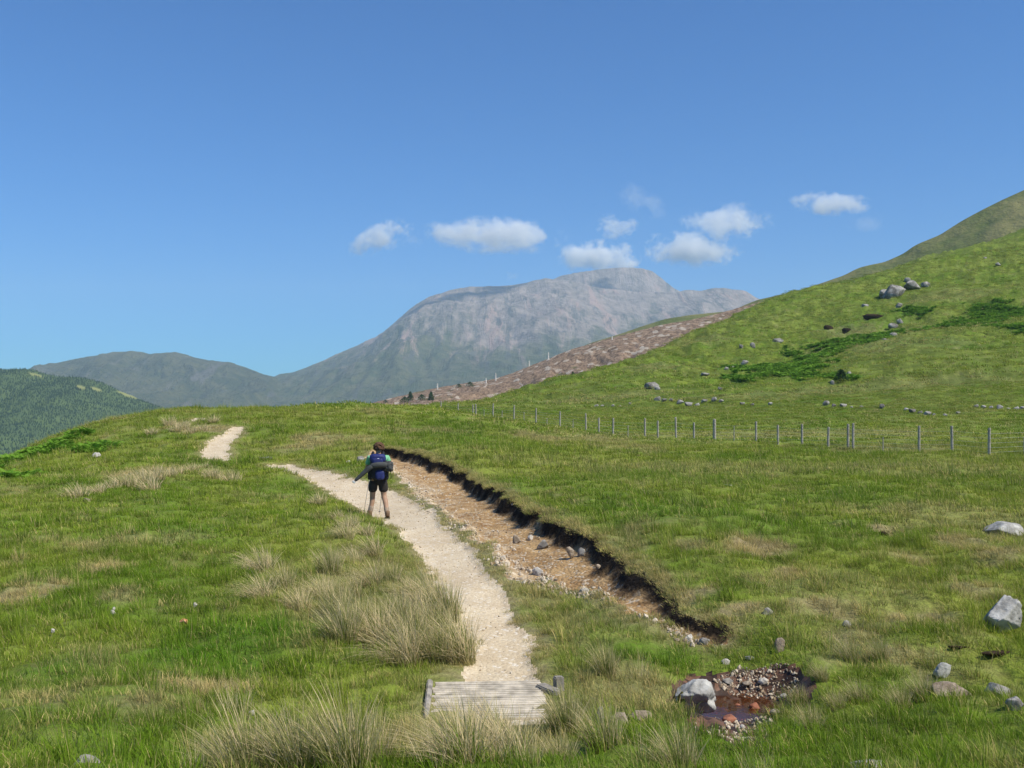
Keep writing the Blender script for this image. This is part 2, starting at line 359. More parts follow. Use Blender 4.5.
# big scree mountain
t=NT('scree_mountain'); p=t.pos(); z=sepz(t,p)
n=t.noise(t.scale(p,(1,.45,.6)),.0022,7,.65); st=t.noise(t.scale(p,(1,.12,.12)),.011,6,.7,.6); nl=t.noise(p,.012,6,.75)
low=t.mix(t.ramp(nl,.35,.65),(.040,.06,.024),(.11,.11,.055)); top=t.mix(t.ramp(nl,.3,.7),(.15,.13,.115),(.33,.275,.24))
h=t.math('ADD',z,t.math('MULTIPLY',t.math('SUBTRACT',n,.5),900.)); h=t.math('ADD',h,t.math('MULTIPLY',t.math('SUBTRACT',st,.5),500.))
c=t.mix(t.ramp(h,160,430),low,top)
c=t.mix(t.math('MULTIPLY',t.ramp(st,.54,.66,0,.85),t.ramp(z,60,300)),c,(.36,.25,.21)); c=t.mix(t.ramp(t.noise(t.scale(p,(1,.2,.2)),.02,5,.7),.52,.64,0,.75),c,(.075,.08,.075))
M_nevis=t.pbr(c,.95,t.bump(t.math('ADD',nl,st),.6,60),.1)
t=NT('heathery_ridge'); p=t.pos(); z=sepz(t,p); st=t.noise(t.scale(p,(1,.15,.15)),.014,6,.7,.4); nl=t.noise(p,.01,6,.7)
c=t.mix(t.ramp(nl,.35,.65),(.045,.06,.025),(.11,.11,.05)); c=t.mix(t.ramp(st,.52,.66,0,.8),c,(.15,.14,.13))
c=t.mix(t.ramp(z,150,270,0,.5),c,(.16,.155,.08))
M_ridge=t.pbr(c,.95,t.bump(t.math('ADD',nl,st),1.,60),.1)
t=NT('olive_hill'); p=t.pos(); nl=t.noise(p,.02,6,.7); n2=t.noise(p,.09,5,.7)
c=t.mix(t.ramp(nl,.35,.65),(.095,.12,.03),(.20,.185,.07)); c=t.mix(t.ramp(n2,.6,.72,0,.5),c,(.06,.06,.03))
M_olive=t.pbr(c,.95,t.bump(t.math('ADD',nl,t.math('MULTIPLY',n2,.4)),.7,8),.1)
t=NT('felled_slope'); p=t.pos(); q=t.scale(p,(1,.5,.5)); nl=t.noise(p,.03,5,.7); n2=t.noise(q,.35,6,.8); v=t.vor(t.scale(p,(.6,.25,.5)),.5,out='Color')
sp=t.n('ShaderNodeSeparateColor'); t.l(v,sp.inputs[0])
c=t.mix(t.ramp(n2,.35,.65),(.13,.085,.055),(.45,.32,.22)); c=t.mix(t.ramp(sp.outputs[0],.86,.95,0,.7),c,(.62,.55,.46)); c=t.mix(t.ramp(nl,.6,.68,0,.8),c,(.12,.13,.04))
M_fell=t.pbr(c,.95,t.bump(n2,1.,3),.1)
t=NT('forest_floor'); p=t.pos(); nl=t.noise(p,.012,5,.7)
c=t.mix(t.ramp(nl,.3,.7),(.045,.075,.03),(.08,.12,.04)); c=t.mix(t.attr('clear'),c,(.22,.23,.08))
M_floor=t.pbr(c,.95,None,.1)
t=NT('valley_turf'); p=t.pos(); c=t.mix(t.ramp(t.noise(p,.004,5),.35,.65),(.06,.10,.025),(.14,.16,.05)); M_val=t.pbr(c,.95,None,.1)
me=bpy.data.meshes.new('valley_floor'); me.from_pydata([(-8900,-2500,-150),(8900,-2500,-150),(8900,8800,-150),(-8900,8800,-150)],[],[(0,1,2,3)]); tag(link('valley_floor',me,M_val),kind='structure')
hill('mountain_massif',"150,440 230,405 262,388 285,377 300,370 320,362 340,353 360,344 380,335 400,318 415,305 430,296 450,290 470,287 490,286 505,286 520,284 545,278 570,281 600,288 640,292 672,293 685,290 700,291 712,288 725,288 745,291 757,298 775,305 850,330 1000,380 1150,440",6000,2600,1300,-110,M_nevis,130,620,1500,1.15,nx=620,ny=260,seed=3.3,skyn=10)
hill('mountain_summit',"440,330 520,296 560,276 580,272 600,269.5 612,268 625,267.5 640,268 652,271 660,277 672,287 690,297 760,330",6700,900,700,200,M_nevis,60,300,500,1.1,nx=300,ny=80,seed=8.1,skyn=6)
hill('ridge',"-120,420 -40,390 10,376 45,367 60,362 80,358 100,355 115,352 130,351 142,352 150,354 160,353 175,352 185,354 200,359 215,361 232,363 250,369 265,375 275,377 290,387 305,398 330,412 380,440",4800,1700,1200,-130,M_ridge,120,330,1100,1.2,nx=460,ny=170,seed=5.7,skyn=6)
hill('olive_hill',"480,405 520,382 560,357 590,343 620,334 640,327 665,319 690,315 720,312 760,309 850,300 950,290",1150,420,300,-60,M_olive,10,80,120,1.0,nx=200,ny=80,seed=2.2)
hill('moor_hill',"700,330 740,307 757,300 775,296 800,290 822,283 845,275 858,268 870,265 885,262 905,253 912,247 920,243 940,235 960,222 980,211 1000,201 1024,190 1100,155 1250,90 1500,10",900,420,500,-40,M_olive,16,70,150,1.05,nx=360,ny=110,seed=9.2)
_,HF=hill('felled_hillside',"300,425 345,410 370,403.5 400,396 430,389 460,384 490,380 510,374 540,362 570,350 600,341 630,333 660,325 690,320 720,313 745,306 765,301 850,285 1000,255",720,480,300,-40,M_fell,9,38,120,1.0,nx=380,ny=150,seed=4.4,skyn=.8)
fo,HW=hill('wooded_hill',"-500,330 -300,345 -100,362 -30,368 0,369.5 20,369 33,369.5 45,374 60,377 78,377 92,380 104,383 112,388 125,394 140,401 165,409 190,417 230,430 300,450",1900,1100,800,-145,M_floor,30,160,400,1.15,nx=420,ny=160,seed=6.6)
# wood on the left hill
x,y,z,shp=HW
def pix(x,y,z):
    yc=y*math.cos(TH)+z*math.sin(TH); zc=-y*math.sin(TH)+z*math.cos(TH); return 512+F*x/yc,384-F*zc/yc
PX,PY=pix(x,y,z)
clear=np.zeros(len(x))
for cx,cy,rx,ry,an in [(36,375,8,1.3,.28),(81,387.5,5,1.8,.3),(96,389,6,1.4,.3),(128,395,12,1.7,.36)]:
    dx=PX-cx;dy=PY-cy; u=(dx*math.cos(an)+dy*math.sin(an))/rx; v=(-dx*math.sin(an)+dy*math.cos(an))/ry
    clear=np.maximum(clear,1-sstep(.7,1.1,np.hypot(u,v)+fbm(x/25,y/25,2)*.5))
attr(fo.data,'clear',clear)
nr_,nc_=shp
N=100000; ii=RS.randint(0,nr_-1,N*3); jj=RS.randint(0,nc_-1,N*3); ok=(ii>18)&(ii<nr_-30)
ii=ii[ok][:N];jj=jj[ok][:N]; k=ii*nc_+jj; fx,fy=RS.rand(len(k)),RS.rand(len(k))
def bil(a): return (a[k]*(1-fx)+a[k+1]*fx)*(1-fy)+(a[k+nc_]*(1-fx)+a[k+nc_+1]*fx)*fy
wx,wy,wz,wc,wpx=bil(x),bil(y),bil(z),bil(clear),bil(PX)
m=(wc<.3)&(wpx<240)&(wpx>-260); W_=np.stack([wx,wy,wz-.5],1)[m]
def gn_scatter(name,P,rot,sc,idx,coll,extra,label=None):
    """one stuff object: sources of `coll` placed on every vertex by a geometry-node group"""
    me=bpy.data.meshes.new(name); me.vertices.add(len(P)); me.vertices.foreach_set('co',np.asarray(P,dtype=np.float32).ravel()); me.update()
    attr(me,'rot',rot,'FLOAT_VECTOR'); attr(me,'scl',sc,'FLOAT_VECTOR'); attr(me,'src',idx,'INT')
    for a,b in extra.items(): attr(me,a,b)
    o=link(name,me); tag(o,kind='stuff')
    g=bpy.data.node_groups.new(name,'GeometryNodeTree'); g.interface.new_socket('Geometry',in_out='INPUT',socket_type='NodeSocketGeometry'); g.interface.new_socket('Geometry',in_out='OUTPUT',socket_type='NodeSocketGeometry')
    N=g.nodes; i=N.new('NodeGroupInput'); u=N.new('NodeGroupOutput'); ip=N.new('GeometryNodeInstanceOnPoints'); ci=N.new('GeometryNodeCollectionInfo')
    ci.inputs['Collection'].default_value=coll; ci.inputs['Separate Children'].default_value=True; ci.inputs['Reset Children'].default_value=True
    def na(n,t):
        x=N.new('GeometryNodeInputNamedAttribute'); x.data_type=t; x.inputs['Name'].default_value=n; return x.outputs['Attribute']
    l=g.links.new; mp=N.new('GeometryNodeMeshToPoints'); mp.inputs['Radius'].default_value=.001
    l(i.outputs[0],mp.inputs['Mesh']); l(mp.outputs[0],ip.inputs['Points']); l(ci.outputs[0],ip.inputs['Instance']); ip.inputs['Pick Instance'].default_value=True
    l(na('src','INT'),ip.inputs['Instance Index']); l(na('rot','FLOAT_VECTOR'),ip.inputs['Rotation']); l(na('scl','FLOAT_VECTOR'),ip.inputs['Scale'])
    l(ip.outputs[0],u.inputs[0]); md=o.modifiers.new('scatter','NODES'); md.node_group=g
    return o
def srccoll(name,meshes,mat):
    c=bpy.data.collections.new(name)
    for k,me in enumerate(meshes):
        if not me.materials: me.materials.append(mat)
        o=bpy.data.objects.new('%s_%02d'%(name,k),me); c.objects.link(o)
    return c
def conifer(h,r,seed,tiers=6):
    rr=np.random.RandomState(seed); V=[];Fc=[]
    for ti in range(tiers):
        z0=h*(.08+.82*ti/tiers); z1=min(h,z0+h*.30); rad=r*(1-ti/tiers)*.95+.12*r; n=9; b=len(V)
        V.append((0,0,z1))
        for k in range(n):
            a=2*math.pi*k/n+ti; q=rad*(1 if k%2 else .62)*rr.uniform(.8,1.15); V.append((q*math.cos(a),q*math.sin(a),z0+rr.uniform(-.03,.03)*h))
        for k in range(n): Fc.append((b,b+1+k,b+1+(k+1)%n))
    b=len(V); 
    for k in range(5): a=2*math.pi*k/5; V+= [(.03*r*3*math.cos(a),.09*r*math.sin(a),0),(.02*r*math.cos(a),.02*r*math.sin(a),h*.9)]
    F4=[(b+2*k,b+2*((k+1)%5),b+2*((k+1)%5)+1) for k in range(5)]+[(b+2*k,b+2*((k+1)%5)+1,b+2*k+1) for k in range(5)]
    return mesh_np('conifer',V,np.array(Fc+F4),False)
t=NT('conifer_needles'); rn=t.attr('rnd','INSTANCER'); c=t.mix(rn,(.014,.038,.020),(.030,.062,.028)); M_con=t.pbr(c,.9,None,.1)
cc=srccoll('conifer_kinds',[conifer(13,2.6,i) for i in range(4)],M_con)
n=len(W_); s=RS.uniform(.22,.38,n)
tag(gn_scatter('conifer_wood',W_,np.stack([np.zeros(n),np.zeros(n),RS.rand(n)*6.28],1),np.stack([s*1.15,s*1.15,s],1),RS.randint(0,4,n),cc,{'rnd':np.clip(.5+fbm(W_[:,0]/120,W_[:,1]/120,3)*1.2+RS.randn(n)*.2,0,1)}),'dark conifer wood covering the far left hill','wood')
# ------------------------------------------------------------------ haze
bm=bmesh.new(); bmesh.ops.create_cube(bm,size=1); me=bpy.data.meshes.new('haze'); 
for v in bm.verts: v.co=Vector((v.co.x*17980,(v.co.y+.5)*11400-2550,(v.co.z+.5)*1161-151.5))
bm.to_mesh(me); bm.free()
t=NT('haze'); v=t.n('ShaderNodeVolumePrincipled'); v.inputs['Color'].default_value=(.62,.82,1,1); v.inputs['Density'].default_value=9e-5; v.inputs['Anisotropy'].default_value=0; t.l(v.outputs[0],t.out.inputs[1])
tag(link('haze',me,t.m),kind='stuff')
# ------------------------------------------------------------------ clouds
def cloudmat(seed,dens,thr,fr,asp):
    t=NT('cloud_vapour'); o=t.obj(); m=t.n('ShaderNodeVectorMath',operation='ADD'); t.l(t.scale(o,asp),m.inputs[0]); m.inputs[1].default_value=(seed*3.1,seed*1.7,seed)
    n=t.noise(m.outputs[0],fr,8,.68); ln=t.n('ShaderNodeVectorMath',operation='LENGTH'); t.l(o,ln.inputs[0])
    e=t.math('SUBTRACT',1.,ln.outputs['Value']); q=t.math('ADD',t.math('MULTIPLY',e,1.5),t.math('MULTIPLY',t.math('SUBTRACT',n,.55),7.))
    d=t.math('MULTIPLY',t.ramp(q,thr,thr+.45),t.math('MULTIPLY',t.ramp(e,.0,.3),dens*.95))
    v=t.n('ShaderNodeVolumePrincipled'); v.inputs['Color'].default_value=(1,1,1,1); t.l(d,v.inputs['Density']); v.inputs['Anisotropy'].default_value=0; t.l(v.outputs[0],t.out.inputs[1]); return t.m
def cloud(px,py,w,h,D,dens,rot,label,thr=.25,fr=1.6,seed=None):
    sx=w/F*D*.62; sz=h/F*D*.66; sy=sx*.6
    bm=bmesh.new(); bmesh.ops.create_icosphere(bm,subdivisions=3,radius=1); me=bpy.data.meshes.new('cloud'); bm.to_mesh(me); bm.free()
    o=link('cloud',me,cloudmat(seed if seed is not None else px*.13,dens,thr,fr,(1,1,sz/sx*1.15))); o.location=at(px,py,D); o.scale=(sx,sy,sz); o.rotation_euler=(0,R(rot),0)
    tag(o,label,'cloud','small white clouds above the mountain'); return o
cloud(381,238,66,26,11000,.008,-24,'leftmost cloud, small and slanting up to the right',fr=1.9)
cloud(412,241,22,14,11000,.0015,0,'faint wisp just right of the leftmost slanting cloud',thr=.15)
cloud(496,235,134,32,11000,.008,2,'longest flat white cloud left of the summit',fr=2.6)
cloud(616,226,42,24,11000,.008,4,'small round white cloud above the summit')
cloud(600,259,80,34,11000,.014,0,'white cloud touching the top of the mountain',fr=2)
cloud(640,201,56,26,11000,.0012,30,'thin translucent wisp highest above the summit',thr=.1,fr=1.4)
cloud(690,250,96,32,11000,.012,3,'bright cloud low to the right of the summit',fr=2.4)
cloud(726,222,92,34,11000,.006,0,'softer cloud right above the low bright one',fr=2.3)
cloud(832,204,76,22,11000,.008,4,'rightmost cloud, a ragged pair of puffs over the green hill',fr=2.6)
cloud(866,222,40,18,11000,.001,0,'very faint wisp below the rightmost pair of puffs',thr=.1)
for px,py,D,rx,ry,sed_ in [(432,306,5750,190,120,1.),(470,296,5850,230,120,2.),(505,287,5950,150,90,4.),(603,287,6500,150,130,3.)]:
    P=Vector(at(px,py,D)); sv=Vector((math.sin(R(118))*math.cos(R(50)),math.cos(R(118))*math.cos(R(50)),math.sin(R(50)))); C=P+sv*((3500-P.z)/sv.z)
    bm=bmesh.new(); bmesh.ops.create_icosphere(bm,subdivisions=3,radius=1); me=bpy.data.meshes.new('cloud'); bm.to_mesh(me); bm.free()
    o=link('cloud',me,cloudmat(sed_,.03,.15,1.4,(1,1,.5))); o.location=C; o.scale=(rx*1.25,ry*1.25,70); tag(o,'white cloud high overhead casting its shadow on the mountain','cloud','clouds high overhead out of the picture')
cloud(512,276,14,12,11000,.003,0,'tiny faint puff just above the left shoulder of the mountain')
# ------------------------------------------------------------------ grass
def blades(n,rad,l0,l1,w,lean,spread,rr,seg=3,wind=(-.25,.1),dryf=.2,clump=1):
    ang=rr.rand(n)*6.283; r=np.sqrt(rr.rand(n))*rad; bx=r*np.cos(ang); by=r*np.sin(ang)
    L=rr.uniform(l0,l1,n)*(1-.35*(r/rad)**2); da=ang+rr.randn(n)*.7
    out=(.25+.75*r/rad)*spread*rr.uniform(.5,1.3,n); dx=np.cos(da)*out+wind[0]*rr.uniform(.3,1.4,n); dy=np.sin(da)*out+wind[1]*rr.uniform(.3,1.4,n)
    fa=rr.rand(n)*6.283; ws=w*rr.uniform(.6,1.3,n)
    V=np.zeros((n,2*seg+1,3)); H=np.zeros((n,2*seg+1)); 
    for s in range(seg+1):
        t=s/seg; bend=t*t*lean+t*(1-lean); hx=bx+dx*L*bend; hy=by+dy*L*bend; sl=np.hypot(dx,dy)
        hz=L*(t-.45*sl*t*t*np.minimum(1,sl))-.02*L
        if s<seg:
            k=ws*(1-t*.75)*.5
            V[:,2*s]=np.stack([hx+np.cos(fa)*k,hy+np.sin(fa)*k,hz],1); V[:,2*s+1]=np.stack([hx-np.cos(fa)*k,hy-np.sin(fa)*k,hz],1); H[:,2*s]=H[:,2*s+1]=t
        else: V[:,2*s]=np.stack([hx,hy,hz],1); H[:,2*s]=1
    b=(np.arange(n)*(2*seg+1))[:,None]
    Q4=np.concatenate([b+np.array([[2*s,2*s+1,2*s+3,2*s+2]]) for s in range(seg-1)]) if seg>1 else None
    T3=b+np.array([[2*seg-2,2*seg-1,2*seg]])
    bl=np.repeat(rr.rand(n)[:,None],2*seg+1,1)
    return V.reshape(-1,3),[Q4,T3],H.ravel(),bl.ravel()
def blade_mesh(name,*a,**k):
    V,Fs,H,B=blades(*a,**k); me=mesh_np(name,V,Fs,True); attr(me,'h',H); attr(me,'bl',B); return me
def grassmat(name,typ,straw,base=None,tr=.35):
    t=NT(name); h=t.attr('h'); bl=t.attr('bl')
    if typ=='INSTANCER':
        dry=t.attr('dry',typ); dark=t.attr('dark',typ); rn=t.attr('rnd',typ)
        c=grass_col(t,dry,dark); q=t.math('ADD',t.math('MULTIPLY',dry,.85),t.math('SUBTRACT',t.math('MULTIPLY',bl,1.2),1.03))
        c=t.mix(t.ramp(q,0,.12,0,.85),c,(.55,.45,.22)); c=t.mix(1.,c,t.mix(rn,(.78,.80,.8),(1.5,1.42,1.2)),'MULTIPLY')
    else:
        c=t.mix(t.ramp(bl,straw-.06,straw+.06),(.16,.22,.04),(.84,.68,.42)); c=t.mix(t.ramp(t.math('FRACT',t.math('MULTIPLY',bl,17.)),0,1,0,.55),c,(.30,.27,.10))
        c=t.mix(t.ramp(h,.55,1,0,.55),c,(.85,.68,.38))
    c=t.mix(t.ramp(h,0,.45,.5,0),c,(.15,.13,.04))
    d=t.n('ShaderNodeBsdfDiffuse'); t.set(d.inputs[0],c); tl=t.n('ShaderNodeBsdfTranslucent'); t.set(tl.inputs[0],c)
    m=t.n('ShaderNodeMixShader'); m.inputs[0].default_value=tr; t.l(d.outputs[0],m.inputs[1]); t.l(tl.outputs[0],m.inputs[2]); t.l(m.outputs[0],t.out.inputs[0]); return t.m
M_g=grassmat('meadow_grass','INSTANCER',0)
rr=np.random.RandomState(5)
near=srccoll('grass_near',[blade_mesh('tuft',46,.13,.05,.14,.0055,.8,.75,rr) for _ in range(5)]+[blade_mesh('tuft',38,.09,.12,.28,.005,.8,.45,rr) for _ in range(2)],M_g)
mid=srccoll('grass_mid',[blade_mesh('tuft',40,.20,.05,.14,.012,.8,.8,rr,seg=2) for _ in range(5)]+[blade_mesh('tuft',34,.14,.12,.30,.010,.8,.5,rr,seg=2) for _ in range(2)],M_g)
farc=srccoll('grass_far',[blade_mesh('tuft',44,.45,.06,.18,.035,.8,.9,rr,seg=2) for _ in range(6)],M_g)
def scatter_band(y0,y1,dens,coll,ns,s0,s1,name,ntall=0,thin=None):
    wf=lambda y:.60*(y+1.5)+.8
    area=(y1-y0)*(wf(y0)+wf(y1)); n=int(area*dens); u=RS.rand(n)
    y=y0+(y1-y0)*u; keep=RS.rand(n)<wf(y)/wf(y1); y=y[keep]; n=len(y)
    n2=int(area*dens); y=RS.choice(y,n2)+RS.randn(n2)*.15; y=np.clip(y,y0,y1); x=RS.uniform(-1,1,n2)*wf(y)
    z,dp,dg,ds,dw,de,far=relief(x,y)
    ok=(dp<.03)&(dg<.03)&(ds<-.10)&(dw<.0); ok&=~((np.abs(x+.2-.0)<.62)&(y>8.3)&(y<9.75))
    x,y,z,dp,dg=x[ok],y[ok],z[ok],dp[ok],dg[ok]
    dry=np.maximum(field(x,y,EDRY),.6*sstep(-.5,0,np.maximum(dp,dg))); dark=field(x,y,EDARK); n=len(x)
    s=RS.uniform(s0,s1,n)*(1+.35*fbm(x*.7,y*.7,3))
    s*=1-.45*sstep(-.45,0,np.maximum(dp,dg))
    tall=RS.rand(n)<(.10+.25*dark); idx=np.where(tall,RS.randint(ns-2,ns,n) if ntall else RS.randint(0,ns,n),RS.randint(0,ns-(2 if ntall else 0),n))
    rot=np.stack([RS.randn(n)*.08,RS.randn(n)*.08,RS.uniform(-.8,.8,n)],1)
    sc=np.stack([s,s,s*RS.uniform(.7,1.25,n)*(1-.2*dry)],1)
    o=gn_scatter(name,np.stack([x,y,z],1),rot,sc,idx,coll,{'dry':dry,'dark':dark,'rnd':np.clip(.5+fbm(x*1.3,y*1.3,3)*.7+RS.randn(n)*.18,0,1)})
    return o
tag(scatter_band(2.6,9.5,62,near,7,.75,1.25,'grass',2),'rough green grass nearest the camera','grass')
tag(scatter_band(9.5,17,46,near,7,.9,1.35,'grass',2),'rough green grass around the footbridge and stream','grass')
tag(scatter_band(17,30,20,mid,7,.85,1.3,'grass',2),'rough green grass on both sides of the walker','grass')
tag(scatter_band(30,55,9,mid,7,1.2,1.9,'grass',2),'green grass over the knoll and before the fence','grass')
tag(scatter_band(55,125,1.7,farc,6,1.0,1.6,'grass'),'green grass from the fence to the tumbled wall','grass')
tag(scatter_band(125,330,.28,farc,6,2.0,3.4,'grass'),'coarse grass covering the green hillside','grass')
# turf hanging over the cut bank
x=[];y=[]
for i in range(len(edge)-1):
    for q in np.linspace(0,1,int(np.hypot(*(edge[i+1]-edge[i])[:2])/.035)+2): x.append(edge[i][0]*(1-q)+edge[i+1][0]*q); y.append(edge[i][1]*(1-q)+edge[i+1][1]*q)
x=np.repeat(np.array(x),12)+RS.randn(len(x)*12)*.35; y=np.repeat(np.array(y),12)+RS.randn(len(y)*12)*.35
z,dp,dg,ds,dw,de,_=relief(x,y); ok=(dg<.02)&(dg>-.16)&(RS.rand(len(x))<.8); x,y,z=x[ok],y[ok],z[ok]; n=len(x); s=RS.uniform(.3,.75,n)*(1+.9*fbm(x*1.5,y*1.5,2))
tag(gn_scatter('grass',np.stack([x,y,z-.01],1),np.stack([RS.uniform(-.1,.5,n),RS.uniform(-.5,.1,n),RS.uniform(-.5,.5,n)],1),np.stack([s,s,s],1),RS.randint(0,7,n),mid,{'dry':.25+.5*RS.rand(n),'dark':RS.rand(n)*.4,'rnd':RS.rand(n)}),'ragged turf fringe hanging over the cut bank','grass')
# bracken
def fern(rr,n=16,h=.75):
    V=[];Q=[];T=[]
    for i in range(n):
        a=rr.rand()*6.283; L=h*rr.uniform(.6,1.1); bx,by=rr.randn(2)*.15; o=rr.uniform(.4,.9)
        side=np.array([-math.sin(a),math.cos(a),0])
        P=[np.array([bx+math.cos(a)*L*o*t,by+math.sin(a)*L*o*t,L*(1.1*t-.55*t*t)]) for t in np.linspace(0,1,8)]
        for k in range(1,8):
            w=.24*L*math.sin(math.pi*(k/8)**.8)+.03
            for s in (-1,1):
                b=len(V); tip=P[k]+s*side*w+(P[min(k+1,7)]-P[k])*.6+np.array([0,0,-.05*L]); V+= [P[k-1],P[k],tip]; T.append((b,b+1,b+2))
    me=mesh_np('bracken_frond',V,np.array(T),False); return me
t=NT('bracken_fronds'); rn=t.attr('rnd','INSTANCER'); c=t.mix(rn,(.085,.20,.022),(.20,.36,.045))
d=t.n('ShaderNodeBsdfDiffuse'); t.set(d.inputs[0],c); tl=t.n('ShaderNodeBsdfTranslucent'); t.set(tl.inputs[0],c); m=t.n('ShaderNodeMixShader'); m.inputs[0].default_value=.3
t.l(d.outputs[0],m.inputs[1]); t.l(tl.outputs[0],m.inputs[2]); t.l(m.outputs[0],t.out.inputs[0])
fc_=srccoll('bracken_kinds',[fern(rr) for _ in range(4)],t.m)
def bracken(E,n,name,s0,s1,label):
    P=[]
    for cx,cy,rx,ry,a in E:
        k=int(n*rx*ry/sum(e[2]*e[3] for e in E))+5; P.append(np.stack([cx+RS.uniform(-1.2,1.2,k)*rx,cy+RS.uniform(-1.2,1.2,k)*ry],1))
    P=np.concatenate(P); f=field(P[:,0],P[:,1],E); P=P[(f>.35)&(fbm(P[:,0]*.12,P[:,1]*.12,3)>-.10)]; x,y=P[:,0],P[:,1]; z=relief(x,y)[0]; n=len(x); s=RS.uniform(s0,s1,n)
    tag(gn_scatter(name,np.stack([x,y,z],1),np.stack([RS.randn(n)*.1,RS.randn(n)*.1,RS.rand(n)*6.28],1),np.stack([s,s,s],1),RS.randint(0,4,n),fc_,{'rnd':RS.rand(n)}),label,'bracken')
bracken([e for e in EDARK if e[4]>=.6 and e[1]>110],22000,'bracken',.6,1.25,'bright green bracken sheets on the right hillside')
bracken([e for e in EDARK if e[4]>=.6 and 25<e[1]<70 and e[0]<-10],4000,'bracken',.3,.6,'dark green bracken on the left flank of the knoll')
# ------------------------------------------------------------------ tussocks
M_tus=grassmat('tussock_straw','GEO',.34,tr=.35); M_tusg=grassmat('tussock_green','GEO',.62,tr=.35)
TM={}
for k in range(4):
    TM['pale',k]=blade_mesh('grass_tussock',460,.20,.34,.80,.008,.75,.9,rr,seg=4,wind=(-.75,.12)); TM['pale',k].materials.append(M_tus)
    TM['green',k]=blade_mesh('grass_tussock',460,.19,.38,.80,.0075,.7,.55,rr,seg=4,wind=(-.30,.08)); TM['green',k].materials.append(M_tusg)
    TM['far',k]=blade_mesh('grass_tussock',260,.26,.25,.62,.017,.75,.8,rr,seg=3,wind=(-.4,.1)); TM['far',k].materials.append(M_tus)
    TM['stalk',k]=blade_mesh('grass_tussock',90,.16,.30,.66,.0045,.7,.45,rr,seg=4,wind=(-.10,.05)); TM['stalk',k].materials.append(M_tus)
def tus(txt,kinds,s0,s1,label,group,name='grass_tussock'):
    for i,q in enumerate(txt.split()):
        px,py=map(float,q.split(',')); h=hit(px,py); o=link(name,TM[kinds[i%len(kinds)],i%4]); s=random.uniform(s0,s1)
        o.location=(h[0],h[1],hgt(h[0],h[1])-.02); o.scale=(s,s,s*random.uniform(.85,1.1)); o.rotation_euler=(0,0,random.uniform(-.7,.7)); tag(o,label,'tussock',group)
tus("262,606 284,594 300,614 322,600 338,622 352,604 372,592 392,584 352,566 372,556 330,580 410,600 262,572",['pale','green','pale'],.62,.92,'long pale windblown grass tussock in the clump left of the path','windblown tussocks left of the path')
tus("356,640 378,648 400,636 420,628 436,642 452,648 446,622 430,606 414,652 458,660 342,650 404,666 436,662",['green','pale'],.66,.98,'tall green and straw tussock overhanging the left edge of the path','tussocks overhanging the path edge')
tus("84,496 98,494 112,491 126,489 141,487 156,483 169,480 181,476 192,472 204,468 212,480 232,482 76,500 150,492",['far'],.7,1.1,'pale straw tussock in the band crossing the left slope','pale tussocks across the left slope')
tus("176,430 184,428 192,432 152,434 214,424 170,424 203,431",['far'],.9,1.2,'straw coloured tussock beside the distant bend of the path','tussocks by the distant path bend')
tus("338,520 352,532 366,542 346,546 318,508",['far','pale'],.5,.75,'small feathery tussock on the grass just left of the walker','tussocks just left of the walker')
tus("222,764 246,770 272,764 296,772 322,764 344,772 236,716 370,760 200,776",['stalk','green'],.55,.8,'thin straw stalks rising at the bottom edge left of the footbridge','straw stalks at the bottom edge')
tus("452,738 470,730 488,734 505,738 446,756 462,766 480,752 490,764 505,756 520,768 476,740 496,742 436,770",['stalk','stalk','pale'],.6,.82,'straw and rush stalks standing in front of the footbridge','stalks in front of the footbridge')
tus("566,730 585,722 604,746 640,764 680,768 718,764 560,752 640,690 606,684 760,768",['green','stalk'],.4,.6,'low green tuft between the footbridge and the pool','tufts between footbridge and pool')
tus("800,700 822,690 838,712 860,706 812,730 900,712 925,706 850,668 880,664",['green'],.32,.5,'dense green tuft on the bank right of the pool','tufts right of the pool')
# ------------------------------------------------------------------ rocks
from mathutils import noise as mn
def boulder_mesh(seed,sub=4,rough=.30,flat=.0,cuts=13,noisef=1.3):
    r_=random.Random(seed); bm=bmesh.new(); bmesh.ops.create_icosphere(bm,subdivisions=sub,radius=1)
    pl=[(Vector((r_.gauss(0,1),r_.gauss(0,1),r_.gauss(0,.8))).normalized(),r_.uniform(.5,.85)) for _ in range(cuts)]
    off=Vector((seed*3.3,seed*1.7,seed*.9))
    for v in bm.verts:
        p=v.co.copy(); p*=1+rough*mn.fractal(p*noisef+off,.9,2.1,4)
        for n,d in pl:
            k=p.dot(n)-d
            if k>0: p-=n*k*.97
        p+=p.normalized()*.035*mn.fractal(p*5+off,.8,2,3); v.co=p
    me=bpy.data.meshes.new('boulder'); bm.to_mesh(me); bm.free()
    for p in me.polygons: p.use_smooth=sub>2
    return me
RM={}
def rock(px,py,w,h,mat,label,name='boulder',cat='rock',group=None,seed=0,dep=.8,sink=.25,rz=None,sub=4,tilt=0):
    """py is the foot of the stone in the photograph; w,h its size there"""
    p=hit(px,py); W_=w/F*p[1]; H_=h/F*p[1]; key=(seed,mat.name,sub)
    if key not in RM: RM[key]=boulder_mesh(seed,sub); RM[key].materials.append(mat)
    me=RM[key]; o=link(name,me); D_=W_*dep
    zh=H_/(2-2*sink)*1.08; o.scale=(W_*.54,D_*.5,zh); yy=p[1]+D_*.25; xx=p[0]*yy/p[1]
    o.location=(xx,yy,hgt(xx,yy)+zh*(1-2*sink)+(.055 if w<=10 and py>590 and px<260 else 0)); o.rotation_euler=(0,R(tilt),rz if rz is not None else random.uniform(-.3,.3)); tag(o,label,cat,group); return o
b=rock(692,709,42,34,M_pale,'big pale grey boulder with a dark mossy hollow at the left end of the pool',seed=21,sink=.12,dep=.9,rz=0,sub=5)
